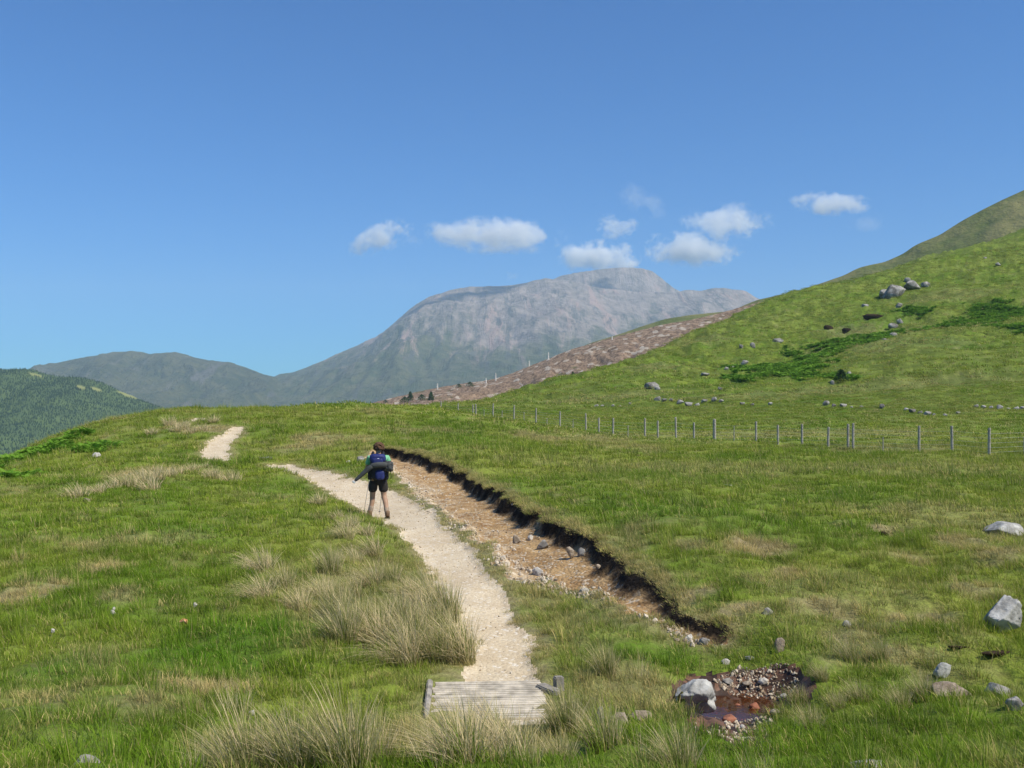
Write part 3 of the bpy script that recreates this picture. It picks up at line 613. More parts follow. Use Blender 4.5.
t=NT('dark_moss'); M_moss=t.pbr(t.mix(t.ramp(t.noise(t.pos(),20,4),.35,.65),(.03,.03,.012),(.10,.09,.03)),1,None,.05)
me=boulder_mesh(77,3,.5); me.materials.append(M_moss); mo=link('moss_patch',me,parent=b); mo.location=(-.52,-.62,-.05); mo.scale=(.27,.26,.42); mo.rotation_euler=(0,0,-.6)
rock(1002,636,44,34,M_pale,'large light grey boulder in the grass at the right edge of the picture',seed=4,sink=.15,sub=5)
rock(943,676,18,18,M_pale,'small pointed grey stone below the large boulder on the right',seed=9,sink=.15,tilt=20)
rock(950,708,52,14,M_tan,'long low brownish rock half buried in grass right of the pool',seed=12,sink=.4,dep=.5)
rock(1000,698,30,14,M_rock,'grey rock right of the long low brownish rock',seed=14,sink=.3)
rock(1016,722,22,11,M_rock,'lower flat stone in the bottom right corner grass',seed=15,sink=.35)
rock(868,770,36,12,M_rock,'grey stone cut by the bottom edge of the picture',seed=16,sink=.35)
rock(86,772,34,7,M_rock,'flat grey slab cut by the bottom left edge of the picture',seed=13,sink=.45,sub=5)
rock(1006,531,46,12,M_pale,'flat pale rock slab lying on the right plain above the large boulder',seed=23,sink=.35,dep=1.2)
rock(779,664,13,12,M_tan,'rounded pinkish stone above the pool',seed=24,sink=.15)
rock(704,652,13,8,M_rock,'grey stone at the lower end of the cut bank',seed=26,sink=.25)
rock(689,648,10,7,M_white,'pale stone beside the grey one at the end of the cut bank',seed=27)
rock(768,623,13,6,M_rock,'small flat grey stone in the grass above the pool stones',seed=28,sink=.35)
rock(846,628,10,7,M_rock,'small grey stone midway between the pool and the large boulder',seed=29,sink=.3)
rock(920,527,12,5,M_tan,'small brown stone on the open plain left of the flat slab',seed=30,sink=.4)
rock(728,486,7,3.5,M_white,'tiny white stone in the middle of the right plain',seed=31)
rock(114,614,4,3,M_white,'upper of two tiny white stones on the left grass',seed=32)
rock(113,621,6,4,M_white,'lower of two tiny white stones on the left grass',seed=33)
rock(183,629,10,5,M_orange,'small orange stone in the grass at left',seed=34)
rock(195,618,5,4,M_white,'tiny white stone just above the small orange stone',seed=35)
rock(53,642,4,3,M_white,'lone tiny white stone low on the left grass',seed=36)
rock(252,717,6,4,M_white,'tiny white stone in the grass left of the straw stalks',seed=37)
rock(87,502,11,4,M_tan,'flat tan stone below the band of pale tussocks',seed=38,sink=.4)
rock(97,458,10,4,M_white,'pale stone beside the bracken on the left slope',seed=39,sink=.3)
rock(266,460,14,4,M_rock,'pale flat stone in the grass where the path bends from sight',seed=40,sink=.3)
rock(360,461,10,7,M_rock,'grey stone at the head of the gully left of the walker',seed=41,sink=.2)
rock(543,535,13,9,M_rock,'bluish grey stone on the brown soil under the cut bank',seed=42,sink=.2)
rock(571,546,9,12,M_tan,'upright narrow stone leaning on the soil under the cut bank',seed=43,sink=.1,dep=.6,tilt=-25)
rock(581,543,9,8,M_rock,'small grey stone right of the upright narrow one',seed=44,sink=.2)
rock(598,559,7,5,M_tan,'small dark stone low on the soil near the right of the cut bank',seed=45)
rock(517,533,11,8,M_tan,'pinkish stone left of the bluish grey stone in the gully',seed=46,sink=.2)
rock(530,524,7,5,M_white,'small pale stone above the pinkish stone in the gully',seed=47)
rock(349,463,5,4,M_white,'tiny white stone at the top left end of the gully',seed=57)
rock(585,592,12,6,M_white,'pale flat stone in the gravel below the soil slope',seed=48)
rock(537,566,14,8,M_white,'largest pale cobble in the gravel beside the path',seed=49,sink=.3)
rock(616,727,24,13,M_tan,'lichened tan stone between the footbridge and the mossy boulder',seed=50,sink=.3)
rock(642,724,26,11,M_tan,'low crumbling stone left of the mossy boulder',seed=51,sink=.35)
rock(600,724,12,14,M_rock,'narrow grey stone nearest the footbridge',seed=52,sink=.25)
# stones in and round the pool
for i,(px,py,w,h,m,l) in enumerate([(700,716,16,10,M_red,'rusty stone under the mossy boulder'),(728,722,17,9,M_red,'broad rusty stone at the near edge of the pool'),(716,704,12,7,M_red,'dark red stone in the water beside the mossy boulder'),(737,699,10,7,M_red,'red stone breaking the water in mid pool'),(755,702,11,9,M_red,'round reddish stone right of mid pool'),(769,711,13,6,M_red,'flat rusty stone on the right shore of the pool'),(684,716,10,7,M_red,'small dark red stone left under the mossy boulder'),(745,711,14,6,M_red,'flat red stone at the near side of mid pool'),(783,691,9,5,M_white,'pale stone at the far right corner of the pool'),(764,684,11,5,M_white,'pale stone in the row behind the pool'),(747,684,13,4,M_tan,'flat tan stone in the row behind the pool'),(728,683,12,4,M_rock,'grey stone in the row behind the pool'),(742,728,9,5,M_white,'small white stone on the gravel before the pool'),(726,673,9,5,M_white,'pale stone beside the grassy notch behind the pool'),(750,668,10,4,M_white,'thin pale stone below the rounded pinkish one'),(774,720,12,6,M_tan,'tan stone at the near right of the pool'),(716,732,14,6,M_tan,'tan stone on the gravel in front of the pool')]):
    rock(px,py,w,h,m,l,name='pool_stone',cat='stone',seed=60+i%7,sink=.25,sub=3)
# hillside rocks
for i,(px,py,w,h,l) in enumerate([(651,393,15,7,'largest grey rock at the foot of the green slope'),(657,394,7,3,'small stone right under the foot of slope rock'),(720,391,7,4,'white stone below the bracken sheet'),(893,298,25,12,'pale crag jutting from the upper hillside'),(885,294,12,9,'dark notched rock left of the pale crag'),(912,290,18,8,'rock step right of the pale crag'),(925,285,9,5,'small rock above and right of the pale crag'),(907,281,8,4,'stone above the pale crag'),(865,306,10,4,'lone flat rock left of the pale crag'),(899,312,8,4,'stone below the pale crag'),(893,327,10,6,'rock right of the dark peat scar'),(900,325,7,5,'smaller rock at the right end of the peat scar'),(777,346,11,5,'pale slab left above the bracken'),(752,350,7,5,'rock on the skyline side of the bracken'),(741,352,6,4,'left rock of a close pair above the bracken'),(744,363,9,4,'flat rock at the left end of the bracken'),(732,370,9,4,'pale stone at the lower left tip of the bracken'),(681,340,6,4,'stone high on the left green slope'),(849,375,5,4,'stone above the round dark bush'),(832,384,5,4,'stone left under the round dark bush'),(705,379,12,3,'thin rock seam left of the bracken'),(726,372,6,3,'small stone by the rock seam'),(966,272,12,4,'rock strip high on the right hillside'),(998,268,6,3,'white stone high near the right edge'),(985,262,4,3,'tiny stone near the right skyline'),(893,340,12,5,'brown crag lip under the peat scar'),(885,345,10,5,'lower brown crag on the hillside ridge')]):
    rock(px,py,w,h,M_rockfar,l,name='hillside_rock',seed=80+i%6,sink=.25,sub=3)
for i,(px,py,w) in enumerate([(596,405,6),(602,405,5),(613,405,5),(620,405,4),(630,405,4),(657,403,9),(664,403.5,6),(671,403,6),(680,404,8),(688,405,9),(697,405,6),(704,404,7),(714,404,8),(721,405,6),(742,405,6),(752,405,5),(770,404,5),(826,404,9),(834,405,6),(843,405,8),(851,405,4),(861,405,5),(882,406,8),(906,408,6),(912,411,8),(920,413,6),(927,415,9),(934,415,5),(945,415,6),(958,413,5),(976,408,6),(983,408,7),(991,408,6),(1000,408,9),(1008,408,5),(1016,408,7),(1022,408,6)]):
    rock(px,py+1.5,w,w*.55,M_rockfar,'pale tumbled stone in the broken wall line along the foot of the hill','wall_stone','stone','stones of the broken wall line',seed=90+i%5,sink=.2,sub=2,dep=.9)
# peat scars on the hillside
M_peat=simple('bare_peat',(.045,.032,.02),1,.4,3,.1)
for px,py,w,h,l in [(829,332,9,6,'dark peat hollow at the left end of the hillside scar'),(848,331,10,5,'dark peat hollow in the middle of the hillside scar'),(875,324,20,5,'longest dark peat hollow on the hillside'),(884,534,9,6,'dark peaty hole on the right plain'),(1002,661,40,4,'dark wet peat ditch edge below the large boulder'),(960,657,20,3,'short dark ditch edge left of the large boulder')]:
    rock(px,py,w,h,M_peat,l,name='peat_scar',cat='peat bank',seed=97,sink=.42,dep=.35,sub=3)
# pebbles: loose gravel
PB=[]
for s in range(5):
    me=boulder_mesh(200+s,1); PB.append(me)
t=NT('pebbles'); rn=t.attr('rnd','INSTANCER'); M_peb=t.pbr(t.mix(rn,(.30,.22,.14),(.60,.52,.41)),.95,None,.2)
pc=srccoll('pebble_kinds',PB,M_peb)
def pebbles(poly,n,s0,s1,label,mn_=0.0,mx=9,zz=0):
    x=RS.uniform(poly[:,0].min(),poly[:,0].max(),n*6); y=RS.uniform(poly[:,1].min(),poly[:,1].max(),n*6)
    z,dp,dg,ds,dw,de,_=relief(x,y); D=insd(np.stack([x,y],1),poly); ok=(D>mn_)&(D<mx)&(fbm(x*1.1,y*1.1,3)+RS.randn(len(x))*.12>-.02)
    if zz: ok&=(de+RS.randn(len(x))*.5>1.3)
    x,y,z=x[ok][:n],y[ok][:n],z[ok][:n]; n=len(x); s=s0+(s1-s0)*RS.rand(n)**3
    tag(gn_scatter('gravel',np.stack([x,y,z+s*.25],1),RS.rand(n,3)*6,np.stack([s,s*RS.uniform(.6,1,n),s*RS.uniform(.4,.7,n)],1),RS.randint(0,5,n),pc,{'rnd':RS.rand(n)}),label,'gravel')
pebbles(gul,6500,.010,.05,'loose pale gravel in the eroded gully',zz=1)
pebbles(path1,1500,.008,.028,'fine gravel on the path')
gp=hits("498,545 530,560 560,574 600,588 650,612 704,645 690,656 640,626 600,604 560,592 520,584 494,566")
pebbles(gp,1300,.012,.06,'pale gravel along the lower rim of the gully'); pebbles(hits("404,482 440,505 470,528 498,548 492,566 465,545 440,522 408,494"),900,.010,.05,'pale gravel between the path and the gully soil')
pebbles(wash,380,.010,.036,'pale gravel behind the pool'); pebbles(wash2,380,.010,.034,'pale gravel in front of the pool')
# ------------------------------------------------------------------ helpers for made things
def bx(bm,c,s,rz=0,bev=.0,rot=None,jit=0):
    g=bmesh.ops.create_cube(bm,size=1); M=Matrix.Translation(c)@(rot.to_matrix().to_4x4() if rot else Matrix.Rotation(rz,4,'Z'))@Matrix.Diagonal((*s,1))
    for v in g['verts']: v.co=M@v.co+Vector([random.uniform(-jit,jit) for _ in range(3)])
    if bev: bmesh.ops.bevel(bm,geom=list({e for v in g['verts'] for e in v.link_edges}),offset=bev,segments=2,affect='EDGES')
def tube(bm,pts,r,n=8,cap=True):
    pts=[Vector(p) for p in pts]; rs=r if isinstance(r,(list,tuple)) else [r]*len(pts); rings=[]
    for i,p in enumerate(pts):
        d=(pts[min(i+1,len(pts)-1)]-pts[max(i-1,0)]).normalized(); a=d.orthogonal().normalized() if abs(d.z)>.95 else d.cross(Vector((0,0,1))).normalized(); b=d.cross(a)
        rings.append([bm.verts.new(p+(a*math.cos(2*math.pi*k/n)+b*math.sin(2*math.pi*k/n))*rs[i]) for k in range(n)])
    for i in range(len(rings)-1):
        for k in range(n): bm.faces.new((rings[i][k],rings[i][(k+1)%n],rings[i+1][(k+1)%n],rings[i+1][k]))
    if cap: bm.faces.new(rings[0][::-1]); bm.faces.new(rings[-1])
def fin(name,bm,mat,parent=None,smooth=False):
    bmesh.ops.recalc_face_normals(bm,faces=bm.faces); me=bpy.data.meshes.new(name); bm.to_mesh(me); bm.free()
    if smooth:
        for p in me.polygons: p.use_smooth=True
    return link(name,me,mat,parent)
# ------------------------------------------------------------------ fence
M_post=simple('weathered_post',(.34,.31,.26),.9,.35,12); M_wire=simple('galvanised_wire',(.42,.43,.43),.5,.1)
posts=[(1090,46,1.1),(1024,44.5,.7),(989,43,1.1),(952,45,1.08),(919,47,1.12),(883,48.5,.8),(853,50,1.15),(848,50.6,1.12),(828,52,.95),(802,54,1.1),(778,56,1.0),(756,58,1.12),(734,59,.85),(714.5,60,1.2),(694,61.5,1.0),(676,63,1.2),(658,64.5,1.0),(645,66,1.15),(628,67.5,.75),(613,69,1.15),(599,71.5,1.0),(586,74,1.2),(573,76.5,.7),(560,79,1.1),(547,81,.6),(536,83,1.15),(524,86,.7),(514,88.5,1.15),(502,90.5,.7),(493,93,1.2),(484,95,.7),(476,97,1.2),(473,97.6,1.1),(458,101,1.1),(441,106,1.1)]
fe=empty('wire_fence',(0,60,hgt(12,60))); tag(fe,'long post and wire fence of weathered posts crossing the plain','fence')
tops=[]
for i,(px,Y,h) in enumerate(posts):
    x=ray(px,440)[0]*Y; z=hgt(x,Y); bm=bmesh.new(); r=.065 if h>.9 else .03
    if abs(px-714.5)<1: r=.10
    dx,dy=random.uniform(-.03,.03),random.uniform(-.04,.04)
    hh=h*1.12; tube(bm,[(0,0,-.3),(dx*.3,dy*.3,hh*.4),(dx,dy,hh-.02),(dx,dy,hh)],[r,r*.97,r*.94,r*.75],8)
    o=fin('post',bm,M_post,fe); o.location=Vector((x,Y,z))-fe.location
    if h>.85: tops.append(Vector((x,Y,z)))
for hz in (.18,.38,.58,.78,.98):
    bm=bmesh.new(); pts=[]
    for a,b in zip(tops[:-1],tops[1:]):
        pts+= [a+Vector((0,-.07,hz))-fe.location,(a+b)/2+Vector((0,-.07,hz-.015))-fe.location]
    pts.append(tops[-1]+Vector((0,-.07,hz))-fe.location); tube(bm,pts,.0032,4); fin('wire',bm,M_wire,fe)
# ------------------------------------------------------------------ footbridge
M_plank=simple('silvered_planks',(.50,.44,.35),.85,.35,7); M_beam=simple('grey_beam',(.30,.27,.23),.9,.35,9)
p=hit(489,702); bz=hgt(p[0],p[1]); br=empty('footbridge',(p[0],p[1],max(bz,hgt(p[0]-.5,p[1]),hgt(p[0]+.45,p[1]))-.05),R(3)); tag(br,'small weathered plank footbridge at the near end of the path','footbridge')
bm=bmesh.new()
for k in range(19):
    y=-.52+k*.0585; bx(bm,(random.uniform(-.015,.015),y,.045+random.uniform(-.003,.003)),(1.0+random.uniform(-.02,.02),.041,.03),random.uniform(-.008,.008),.004)
fin('deck',bm,M_plank,br)
for s in (-1,1):
    bm=bmesh.new(); bx(bm,(s*.40,0,-.05),(.09,1.12,.15),0,.008); fin('bearer',bm,M_beam,br)
bm=bmesh.new(); bx(bm,(-.54,.0,.06),(.05,1.1,.07),0,.01,jit=.008); fin('kerb_rail',bm,M_beam,br)
bm=bmesh.new(); bx(bm,(.56,.24,.05),(.10,.30,.07),.5,.01,jit=.006); fin('kerb_rail',bm,M_beam,br)
bm=bmesh.new(); bx(bm,(.655,.30,.05),(.085,.085,.24),.2,.01,jit=.008); fin('stub_post',bm,M_beam,br)
# ------------------------------------------------------------------ things on the felled slope and hill
def hill_z(HFd,x,y):
    X,Y_,Z,shp=HFd; k=np.argmin((X-x)**2+(Y_-y)**2); return Z[k]
def on_hill(HFd,px,py):
    X,Y_,Z,shp=HFd; A,B=pix(X,Y_,Z); m=np.where(Y_<735,0,1e6); k=np.argmin((A-px)**2+((B-py)*1.5)**2+m); return X[k],Y_[k],Z[k]
def snag(px,pyb,h,Y,label,lean=0):
    x,Y,z=on_hill(HF,px,pyb); bm=bmesh.new(); H=h/F*Y; tube(bm,[(0,0,-1),(lean*.3,0,H*.4),(lean,0,H)],[.5,.42,.2],6)
    for k in range(4):
        a=random.uniform(0,6.28); zz=H*random.uniform(.3,.85); tube(bm,[(lean*zz/H,0,zz),(lean*zz/H+math.cos(a)*.9,math.sin(a)*.9,zz+.25)],[.08,.03],4)
    o=fin('dead_tree',bm,M_dead); o.location=(x,Y,z); tag(o,label,'dead tree','bare dead trunks left on the felled slope')
for px,pyb,h,Y,l in [(496,381,8,640,'brightest bare dead trunk standing above the felled slope edge'),(486,383,5,640,'short dead trunk just left of the brightest one'),(437,389,6,640,'lone bare trunk over the left end of the felled slope'),(529,369,9,650,'left trunk of two thin dead ones higher on the felled slope'),(549,360,8,650,'right trunk of two thin dead ones higher on the felled slope'),(612,340,4,660,'short stump high on the felled slope'),(560,384,5,520,'thin pale trunk in the middle of the felled slope')]: snag(px,pyb,h,Y,l)
M_tree=simple('evergreen_leaves',(.035,.07,.022),.9,.3,2,.1); M_bark=simple('bark',(.12,.09,.06),.9)
def small_tree(px,py,h,w,Y,label,HFd=None,name='young_conifer'):
    x,Y,z=on_hill(HFd,px,py) if HFd else (ray(px,py)[0]*Y,Y,hgt(ray(px,py)[0]*Y,Y)); H=h/F*Y; Wd=w/F*Y; r_=np.random.RandomState(int(px)); r0=empty(name,(x,Y,z)); tag(r0,label,'tree' if HFd else 'bush')
    V=[];T=[]
    for k in range(700):
        t_=r_.rand()**.8; rad=Wd*.5*(1.02-t_)**(.8 if HFd else .5)*math.sqrt(r_.rand()); a=r_.rand()*6.28; c=np.array([rad*math.cos(a),rad*math.sin(a),H*(.06+.94*t_)]); b=len(V); s=H*.055
        for q in range(3): V.append(c+r_.randn(3)*s)
        T.append((b,b+1,b+2))
    link('crown',mesh_np('crown',V,np.array(T),False),M_tree,r0); bm=bmesh.new(); tube(bm,[(0,0,-.3),(0,0,H*.85)],[H*.03,H*.008],6); fin('trunk',bm,M_bark,r0)
for px,py,h,w,Y,l in [(385,403,3,7,560,'leftmost small dark shrub on the felled slope'),(404,402,6,14,560,'low dark conifer clump left on the felled slope'),(411,401,9,9,560,'tallest young conifer of the clump on the felled slope'),(422,401,6,14,560,'spreading young conifer in the middle of the clump'),(431,401,9,8,560,'pointed young conifer at the right of the clump'),(459,388,4,12,640,'dark shrub row left of the dead trunks'),(470,387,5,12,640,'dark shrub row nearest the dead trunks'),(573,378,6,8,600,'dark rounded shrub on the middle of the felled slope'),(558,384,4,9,600,'low dark shrub below the rounded one')]: small_tree(px,py,h,w,Y,l,HF)
h=hit(841,382); small_tree(841,382,12,17,h[1],'round dark green bush at the foot of the hillside',None,'hillside_bush')
# ------------------------------------------------------------------ walker
def skin(name,J,E,mat,parent,roots=(0,),sub=2):
    """J: joints (x,y,z,rx[,ry])"""
    me=bpy.data.meshes.new(name); me.from_pydata([j[:3] for j in J],E,[]); o=link(name,me,mat,parent)
    o.modifiers.new('Skin','SKIN'); sv=me.skin_vertices[0].data
    for i,j in enumerate(J): sv[i].radius=(j[3],j[4] if len(j)>4 else j[3]); sv[i].use_root=i in roots; 
    o.modifiers['Skin'].use_smooth_shade=True; s=o.modifiers.new('Sub','SUBSURF'); s.levels=sub; s.render_levels=sub; return o
M_skin=simple('skin',(.36,.22,.14),.6,.08,8,.35,.0); M_hair=simple('brown_hair',(.10,.055,.03),.9,.4,30); M_shirt=simple('green_shirt',(.20,.50,.27),.9,.12,12)
M_short=simple('dark_shorts',(.028,.024,.022),.9,.2,15); M_sock=simple('tan_sock',(.30,.23,.17),.95,.2,20); M_boot=simple('brown_boot',(.15,.095,.055),.8,.3,15)
M_blue=simple('blue_pack_cloth',(.014,.022,.12),.6,.2,15,.4); M_blk=simple('black_pack_cloth',(.018,.018,.024),.7,.2,15); M_jack=simple('dark_grey_jacket',(.055,.058,.058),.8,.25,10); M_pole=simple('grey_pole',(.30,.30,.31),.4,.1); M_eye=simple('eye',(.8,.8,.78),.3,.05); M_mark=simple('white_stitching',(.75,.75,.8),.7,.05)
pf=hit(378,515.5); pz=hgt(pf[0],pf[1]); RZ=R(8)
wk=empty('person',(pf[0],pf[1],pz),RZ); tag(wk,'walker in green shirt and dark shorts seen from behind on the path','person')
J=[(0,0,.94,.135,.10),(0,.01,1.08,.125,.095),(0,.04,1.26,.145,.10),(0,.05,1.39,.135,.09),(0.005,.045,1.475,.052),(.008,.055,1.53,.05),(.01,.07,1.585,.068,.075),(.012,.07,1.65,.076,.088),(.012,.06,1.705,.055,.065),
 (-.17,.05,1.40,.058),(-.225,.11,1.15,.043),(-.20,.33,1.07,.030),(-.19,.40,1.07,.026,.036),
 (.17,.05,1.40,.058),(.235,.06,1.15,.043),(.20,.28,1.05,.030),(.19,.35,1.05,.026,.036),
 (-.09,.0,.86,.085),(-.115,.06,.50,.058),(-.115,.055,.38,.058),(-.165,.0,.11,.038),(-.17,.03,.05,.036),(-.185,.16,.035,.030),
 (.09,0,.86,.085),(.12,.01,.50,.058),(.15,-.08,.38,.060),(.185,-.22,.11,.038),(.188,-.19,.05,.036),(.20,-.05,.035,.030),(.012,.155,1.64,.012)]
E=[(0,1),(1,2),(2,3),(3,4),(4,5),(5,6),(6,7),(7,8),(3,9),(9,10),(10,11),(11,12),(3,13),(13,14),(14,15),(15,16),(0,17),(17,18),(18,19),(19,20),(20,21),(21,22),(0,23),(23,24),(24,25),(25,26),(26,27),(27,28),(7,29)]
roots=[0]
for s,wx_,wy_,wz_ in ((-1,-.19,.40,1.07),(1,.19,.35,1.05)):   # fingers curl round the pole grips
    for k,ln in enumerate((.9,1,.95,.75)):
        b=len(J); zz=wz_+.026-.017*k; sx=-s
        J+= [(wx_,wy_-.005,zz,.008),(wx_+.01*s,wy_+.045*ln,zz,.0085),(wx_+.022*sx,wy_+.068*ln,zz,.008),(wx_+.040*sx,wy_+.045*ln,zz,.007)]; E+= [(b,b+1),(b+1,b+2),(b+2,b+3)]; roots.append(b)
    b=len(J); J+= [(wx_+.012*sx,wy_-.01,wz_+.02,.009),(wx_+.032*sx,wy_+.012,wz_+.042,.009),(wx_+.036*sx,wy_+.038,wz_+.045,.008)]; E+= [(b,b+1),(b+1,b+2)]; roots.append(b)
skin('body',J,E,M_skin,wk,roots)
skin('shirt',[(0,0,.99,.145,.11),(0,.01,1.08,.145,.112),(0,.04,1.26,.16,.118),(0,.05,1.385,.148,.108),(0.003,.045,1.45,.075),(-.175,.05,1.40,.072),(-.215,.09,1.22,.060),(.18,.05,1.40,.078),(.228,.055,1.23,.066)],[(0,1),(1,2),(2,3),(3,4),(3,5),(5,6),(3,7),(7,8)],M_shirt,wk)
skin('shorts',[(0,0,1.0,.148,.112),(0,0,.92,.158,.12),(-.095,.005,.84,.115),(-.115,.045,.58,.095),(.095,0,.84,.115),(.118,.01,.58,.098)],[(0,1),(1,2),(2,3),(1,4),(4,5)],M_short,wk)
for s,kx,ky,ax,ay,tx,ty in ((-1,-.13,.04,-.165,0,-.185,.16),(1,.16,-.11,.185,-.22,.20,-.05)):
    skin('sock',[(kx,ky,.30,.062),((kx+ax)/2,(ky+ay)/2,.2,.056),(ax,ay,.10,.05)],[(0,1),(1,2)],M_sock,wk)
    bt=skin('boot',[(ax,ay,.20,.058),(ax,ay-.01,.09,.055,.058),(ax,ay-.02,.035,.045,.045),((ax+tx)/2,(ay+ty)/2,.045,.05,.042),(tx,ty+.02,.03,.042,.03)],[(0,1),(1,2),(1,3),(3,4)],M_boot,wk)
    bm=bmesh.new(); bx(bm,((ax+tx)/2,(ay+ty)/2+.0,.008),(.105,.31,.022),0,.008); fin('sole',bm,M_short,bt)
# hair: many curls
V=[];bm=bmesh.new(); rh=random.Random(3)
for k in range(170):
    a=rh.uniform(0,6.283); e=rh.uniform(-.55,1.45); d=Vector((math.cos(a)*math.cos(e),math.sin(a)*math.cos(e),math.sin(e)))
    if d.y>.35 and d.z<.45: continue
    c=Vector((.012,.052,1.645))+Vector((d.x*.092,d.y*.10,d.z*.098)); g=bmesh.ops.create_icosphere(bm,subdivisions=1,radius=rh.uniform(.022,.036)); q=Euler((rh.random()*3,rh.random()*3,0)).to_matrix()
    for v in g['verts']: v.co=c+q@Vector((v.co.x*1.2,v.co.y*.8,v.co.z))
fin('hair',bm,M_hair,wk,True)
for s in (-1,1):
    bm=bmesh.new(); bmesh.ops.create_icosphere(bm,subdivisions=2,radius=.012,matrix=Matrix.Translation((.012+s*.03,.142,1.655))); fin('eye',bm,M_eye,wk,True)
    bm=bmesh.new(); bmesh.ops.create_icosphere(bm,subdivisions=2,radius=1,matrix=Matrix.Translation((.012+s*.083,.06,1.635))@Matrix.Diagonal((.01,.02,.032,1))); fin('ear',bm,M_skin,wk,True)
bm=bmesh.new(); bmesh.ops.create_icosphere(bm,subdivisions=2,radius=1,matrix=Matrix.Translation((.012,.148,1.595))@Matrix.Diagonal((.024,.008,.007,1))); fin('mouth',bm,simple('lips',(.45,.18,.15),.5),wk,True)
# pack, resting on the back
bp=empty('backpack',(pf[0],pf[1],pz),RZ); tag(bp,'blue and black backpack with dark grey jacket strapped over it','backpack')
def blob(name,c,s,mat,par,rot=(0,0,0),pw=.5,amp=.06,sd=0):
    bm=bmesh.new(); bmesh.ops.create_icosphere(bm,subdivisions=4,radius=1); M=Euler(rot).to_matrix()
    for v in bm.verts:
        d=v.co; q=Vector([math.copysign(abs(t)**pw,t) for t in d]); q*=1+amp*mn.fractal(d*2.2+Vector((sd,sd,sd)),.8,2,3); v.co=M@Vector((q.x*s[0],q.y*s[1],q.z*s[2]))+Vector(c)
    return fin(name,bm,mat,par,True)
blob('pack_body',(0,-.185,1.17),(.165,.115,.27),M_blk,bp,pw=.55,sd=1)
lid=blob('pack_lid',(-.01,-.19,1.40),(.165,.125,.105),M_blue,bp,pw=.6,sd=2); blob('emblem',(.0,-.312,1.395),(.022,.006,.012),M_mark,lid,sd=4)
blob('upper_pocket',(-.015,-.265,1.34),(.115,.065,.075),M_blue,bp,pw=.6,sd=3)
blob('lower_pocket',(.035,-.275,1.02),(.095,.05,.115),M_blue,bp,pw=.6,sd=5)
blob('side_pocket',(-.165,-.16,1.02),(.045,.07,.12),M_blk,bp,sd=6); blob('side_pocket',(.17,-.16,1.02),(.045,.07,.12),M_blk,bp,sd=7)
blob('hip_belt',(0,-.03,.995),(.175,.16,.035),M_blk,bp,pw=.8,sd=8)
for s in (-1,1):
    bm=bmesh.new(); tube(bm,[(s*.09,-.10,1.42),(s*.105,0,1.53),(s*.12,.12,1.47),(s*.135,.17,1.34),(s*.17,.12,1.20),(s*.16,-.08,1.10)],[.026,.028,.028,.026,.02,.018],8); fin('shoulder_strap',bm,M_blk,bp,True)
jk=empty('jacket',(pf[0],pf[1],pz),RZ); tag(jk,'dark grey jacket strapped across the backpack with one sleeve hanging out left','jacket')
skin('jacket_body',[(-.17,-.33,1.235,.055,.06),(-.05,-.345,1.255,.065,.07),(.08,-.34,1.265,.06,.07),(.19,-.30,1.25,.07,.08)],[(0,1),(1,2),(2,3)],M_jack,jk)
blob('jacket_bundle',(.215,-.25,1.215),(.09,.10,.12),M_jack,jk,pw=.8,amp=.35,sd=9)
sl=skin('sleeve',[(-.10,-.34,1.25,.06,.065),(-.24,-.33,1.13,.062,.055),(-.36,-.32,1.00,.055,.045),(-.47,-.31,.885,.045,.035)],[(0,1),(1,2),(2,3)],M_jack,jk)
blob('cuff',(-.485,-.31,.868),(.034,.03,.026),simple('pale_lining',(.55,.56,.55),.9),jk,(0,.7,0),sd=10)
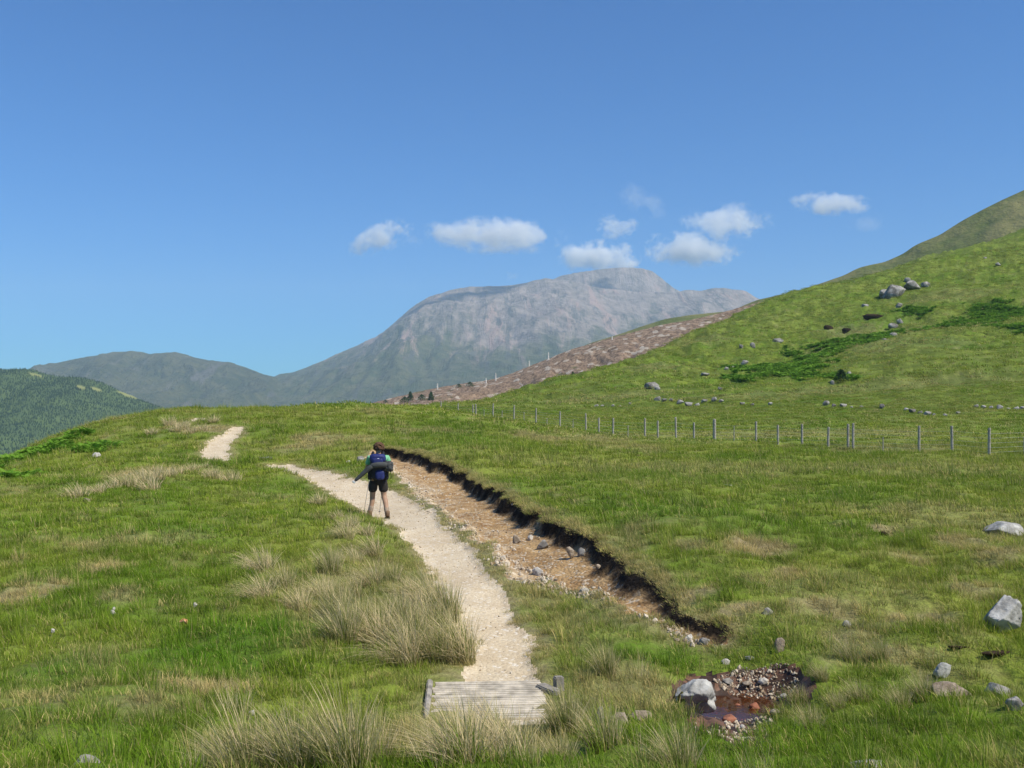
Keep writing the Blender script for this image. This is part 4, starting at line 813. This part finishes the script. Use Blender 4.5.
def pole(x,y,zt,xb,yb,label):
    r0=empty('trekking_pole',(pf[0],pf[1],pz),RZ); tag(r0,label,'trekking pole','pair of trekking poles')
    bm=bmesh.new(); tube(bm,[(x,y,zt-.02),(xb,yb,.02)],[.007,.004],8); fin('shaft',bm,M_pole,r0,True)
    bm=bmesh.new(); tube(bm,[(x,y,zt-.09),(x,y,zt),(x,y,zt+.04)],[.015,.017,.019],10); fin('grip',bm,M_blk,r0,True)
    d=(Vector((xb,yb,.02))-Vector((x,y,zt))); q=Vector((x,y,zt))+d*.93; bm=bmesh.new(); tube(bm,[q,q+d.normalized()*.008],[.026,.026],12); fin('basket',bm,M_blk,r0)
pole(-.165,.44,1.10,-.33,.62,'trekking pole planted ahead of the walker on the left')
pole(.165,.39,1.08,.03,.46,'trekking pole seen between the walker\'s legs')

for o in (wk,bp,jk): o.scale=(1.12,1.08,.98)
# ------------------------------------------------------------------ light
SAZ,SEL=R(118),R(50)
w=bpy.data.worlds.new("World"); S.world=w; w.use_nodes=True; nt=w.node_tree
bg=nt.nodes['Background']; sk=nt.nodes.new('ShaderNodeTexSky'); sk.sky_type='NISHITA'; sk.sun_disc=False
sk.sun_elevation=SEL; sk.sun_rotation=SAZ; sk.altitude=0; sk.air_density=1; sk.dust_density=0; sk.ozone_density=6
mx=nt.nodes.new('ShaderNodeMix'); mx.data_type='RGBA'; mx.blend_type='MULTIPLY'; mx.inputs[0].default_value=1; mx.inputs[7].default_value=(.22,.66,1.08,1); nt.links.new(sk.outputs[0],mx.inputs[6]); nt.links.new(mx.outputs[2],bg.inputs[0]); bg.inputs[1].default_value=.098
L=bpy.data.lights.new('sun','SUN'); L.energy=5; L.angle=R(.5); L.color=(1,.94,.80)
lo=bpy.data.objects.new('sun',L); COL.objects.link(lo)
lo.rotation_euler=Vector((math.sin(SAZ)*math.cos(SEL),math.cos(SAZ)*math.cos(SEL),math.sin(SEL))).to_track_quat('Z','Y').to_euler()
S.view_settings.view_transform='Standard'; S.view_settings.look='None'; S.view_settings.exposure=.28; S.view_settings.gamma=1
S.render.engine='CYCLES'; cy=S.cycles; cy.max_bounces=12; cy.diffuse_bounces=2; cy.glossy_bounces=2; cy.transmission_bounces=4; cy.volume_bounces=10; cy.transparent_max_bounces=8
cy.use_denoising=True; cy.use_adaptive_sampling=True; cy.volume_step_rate=1; cy.volume_max_steps=64
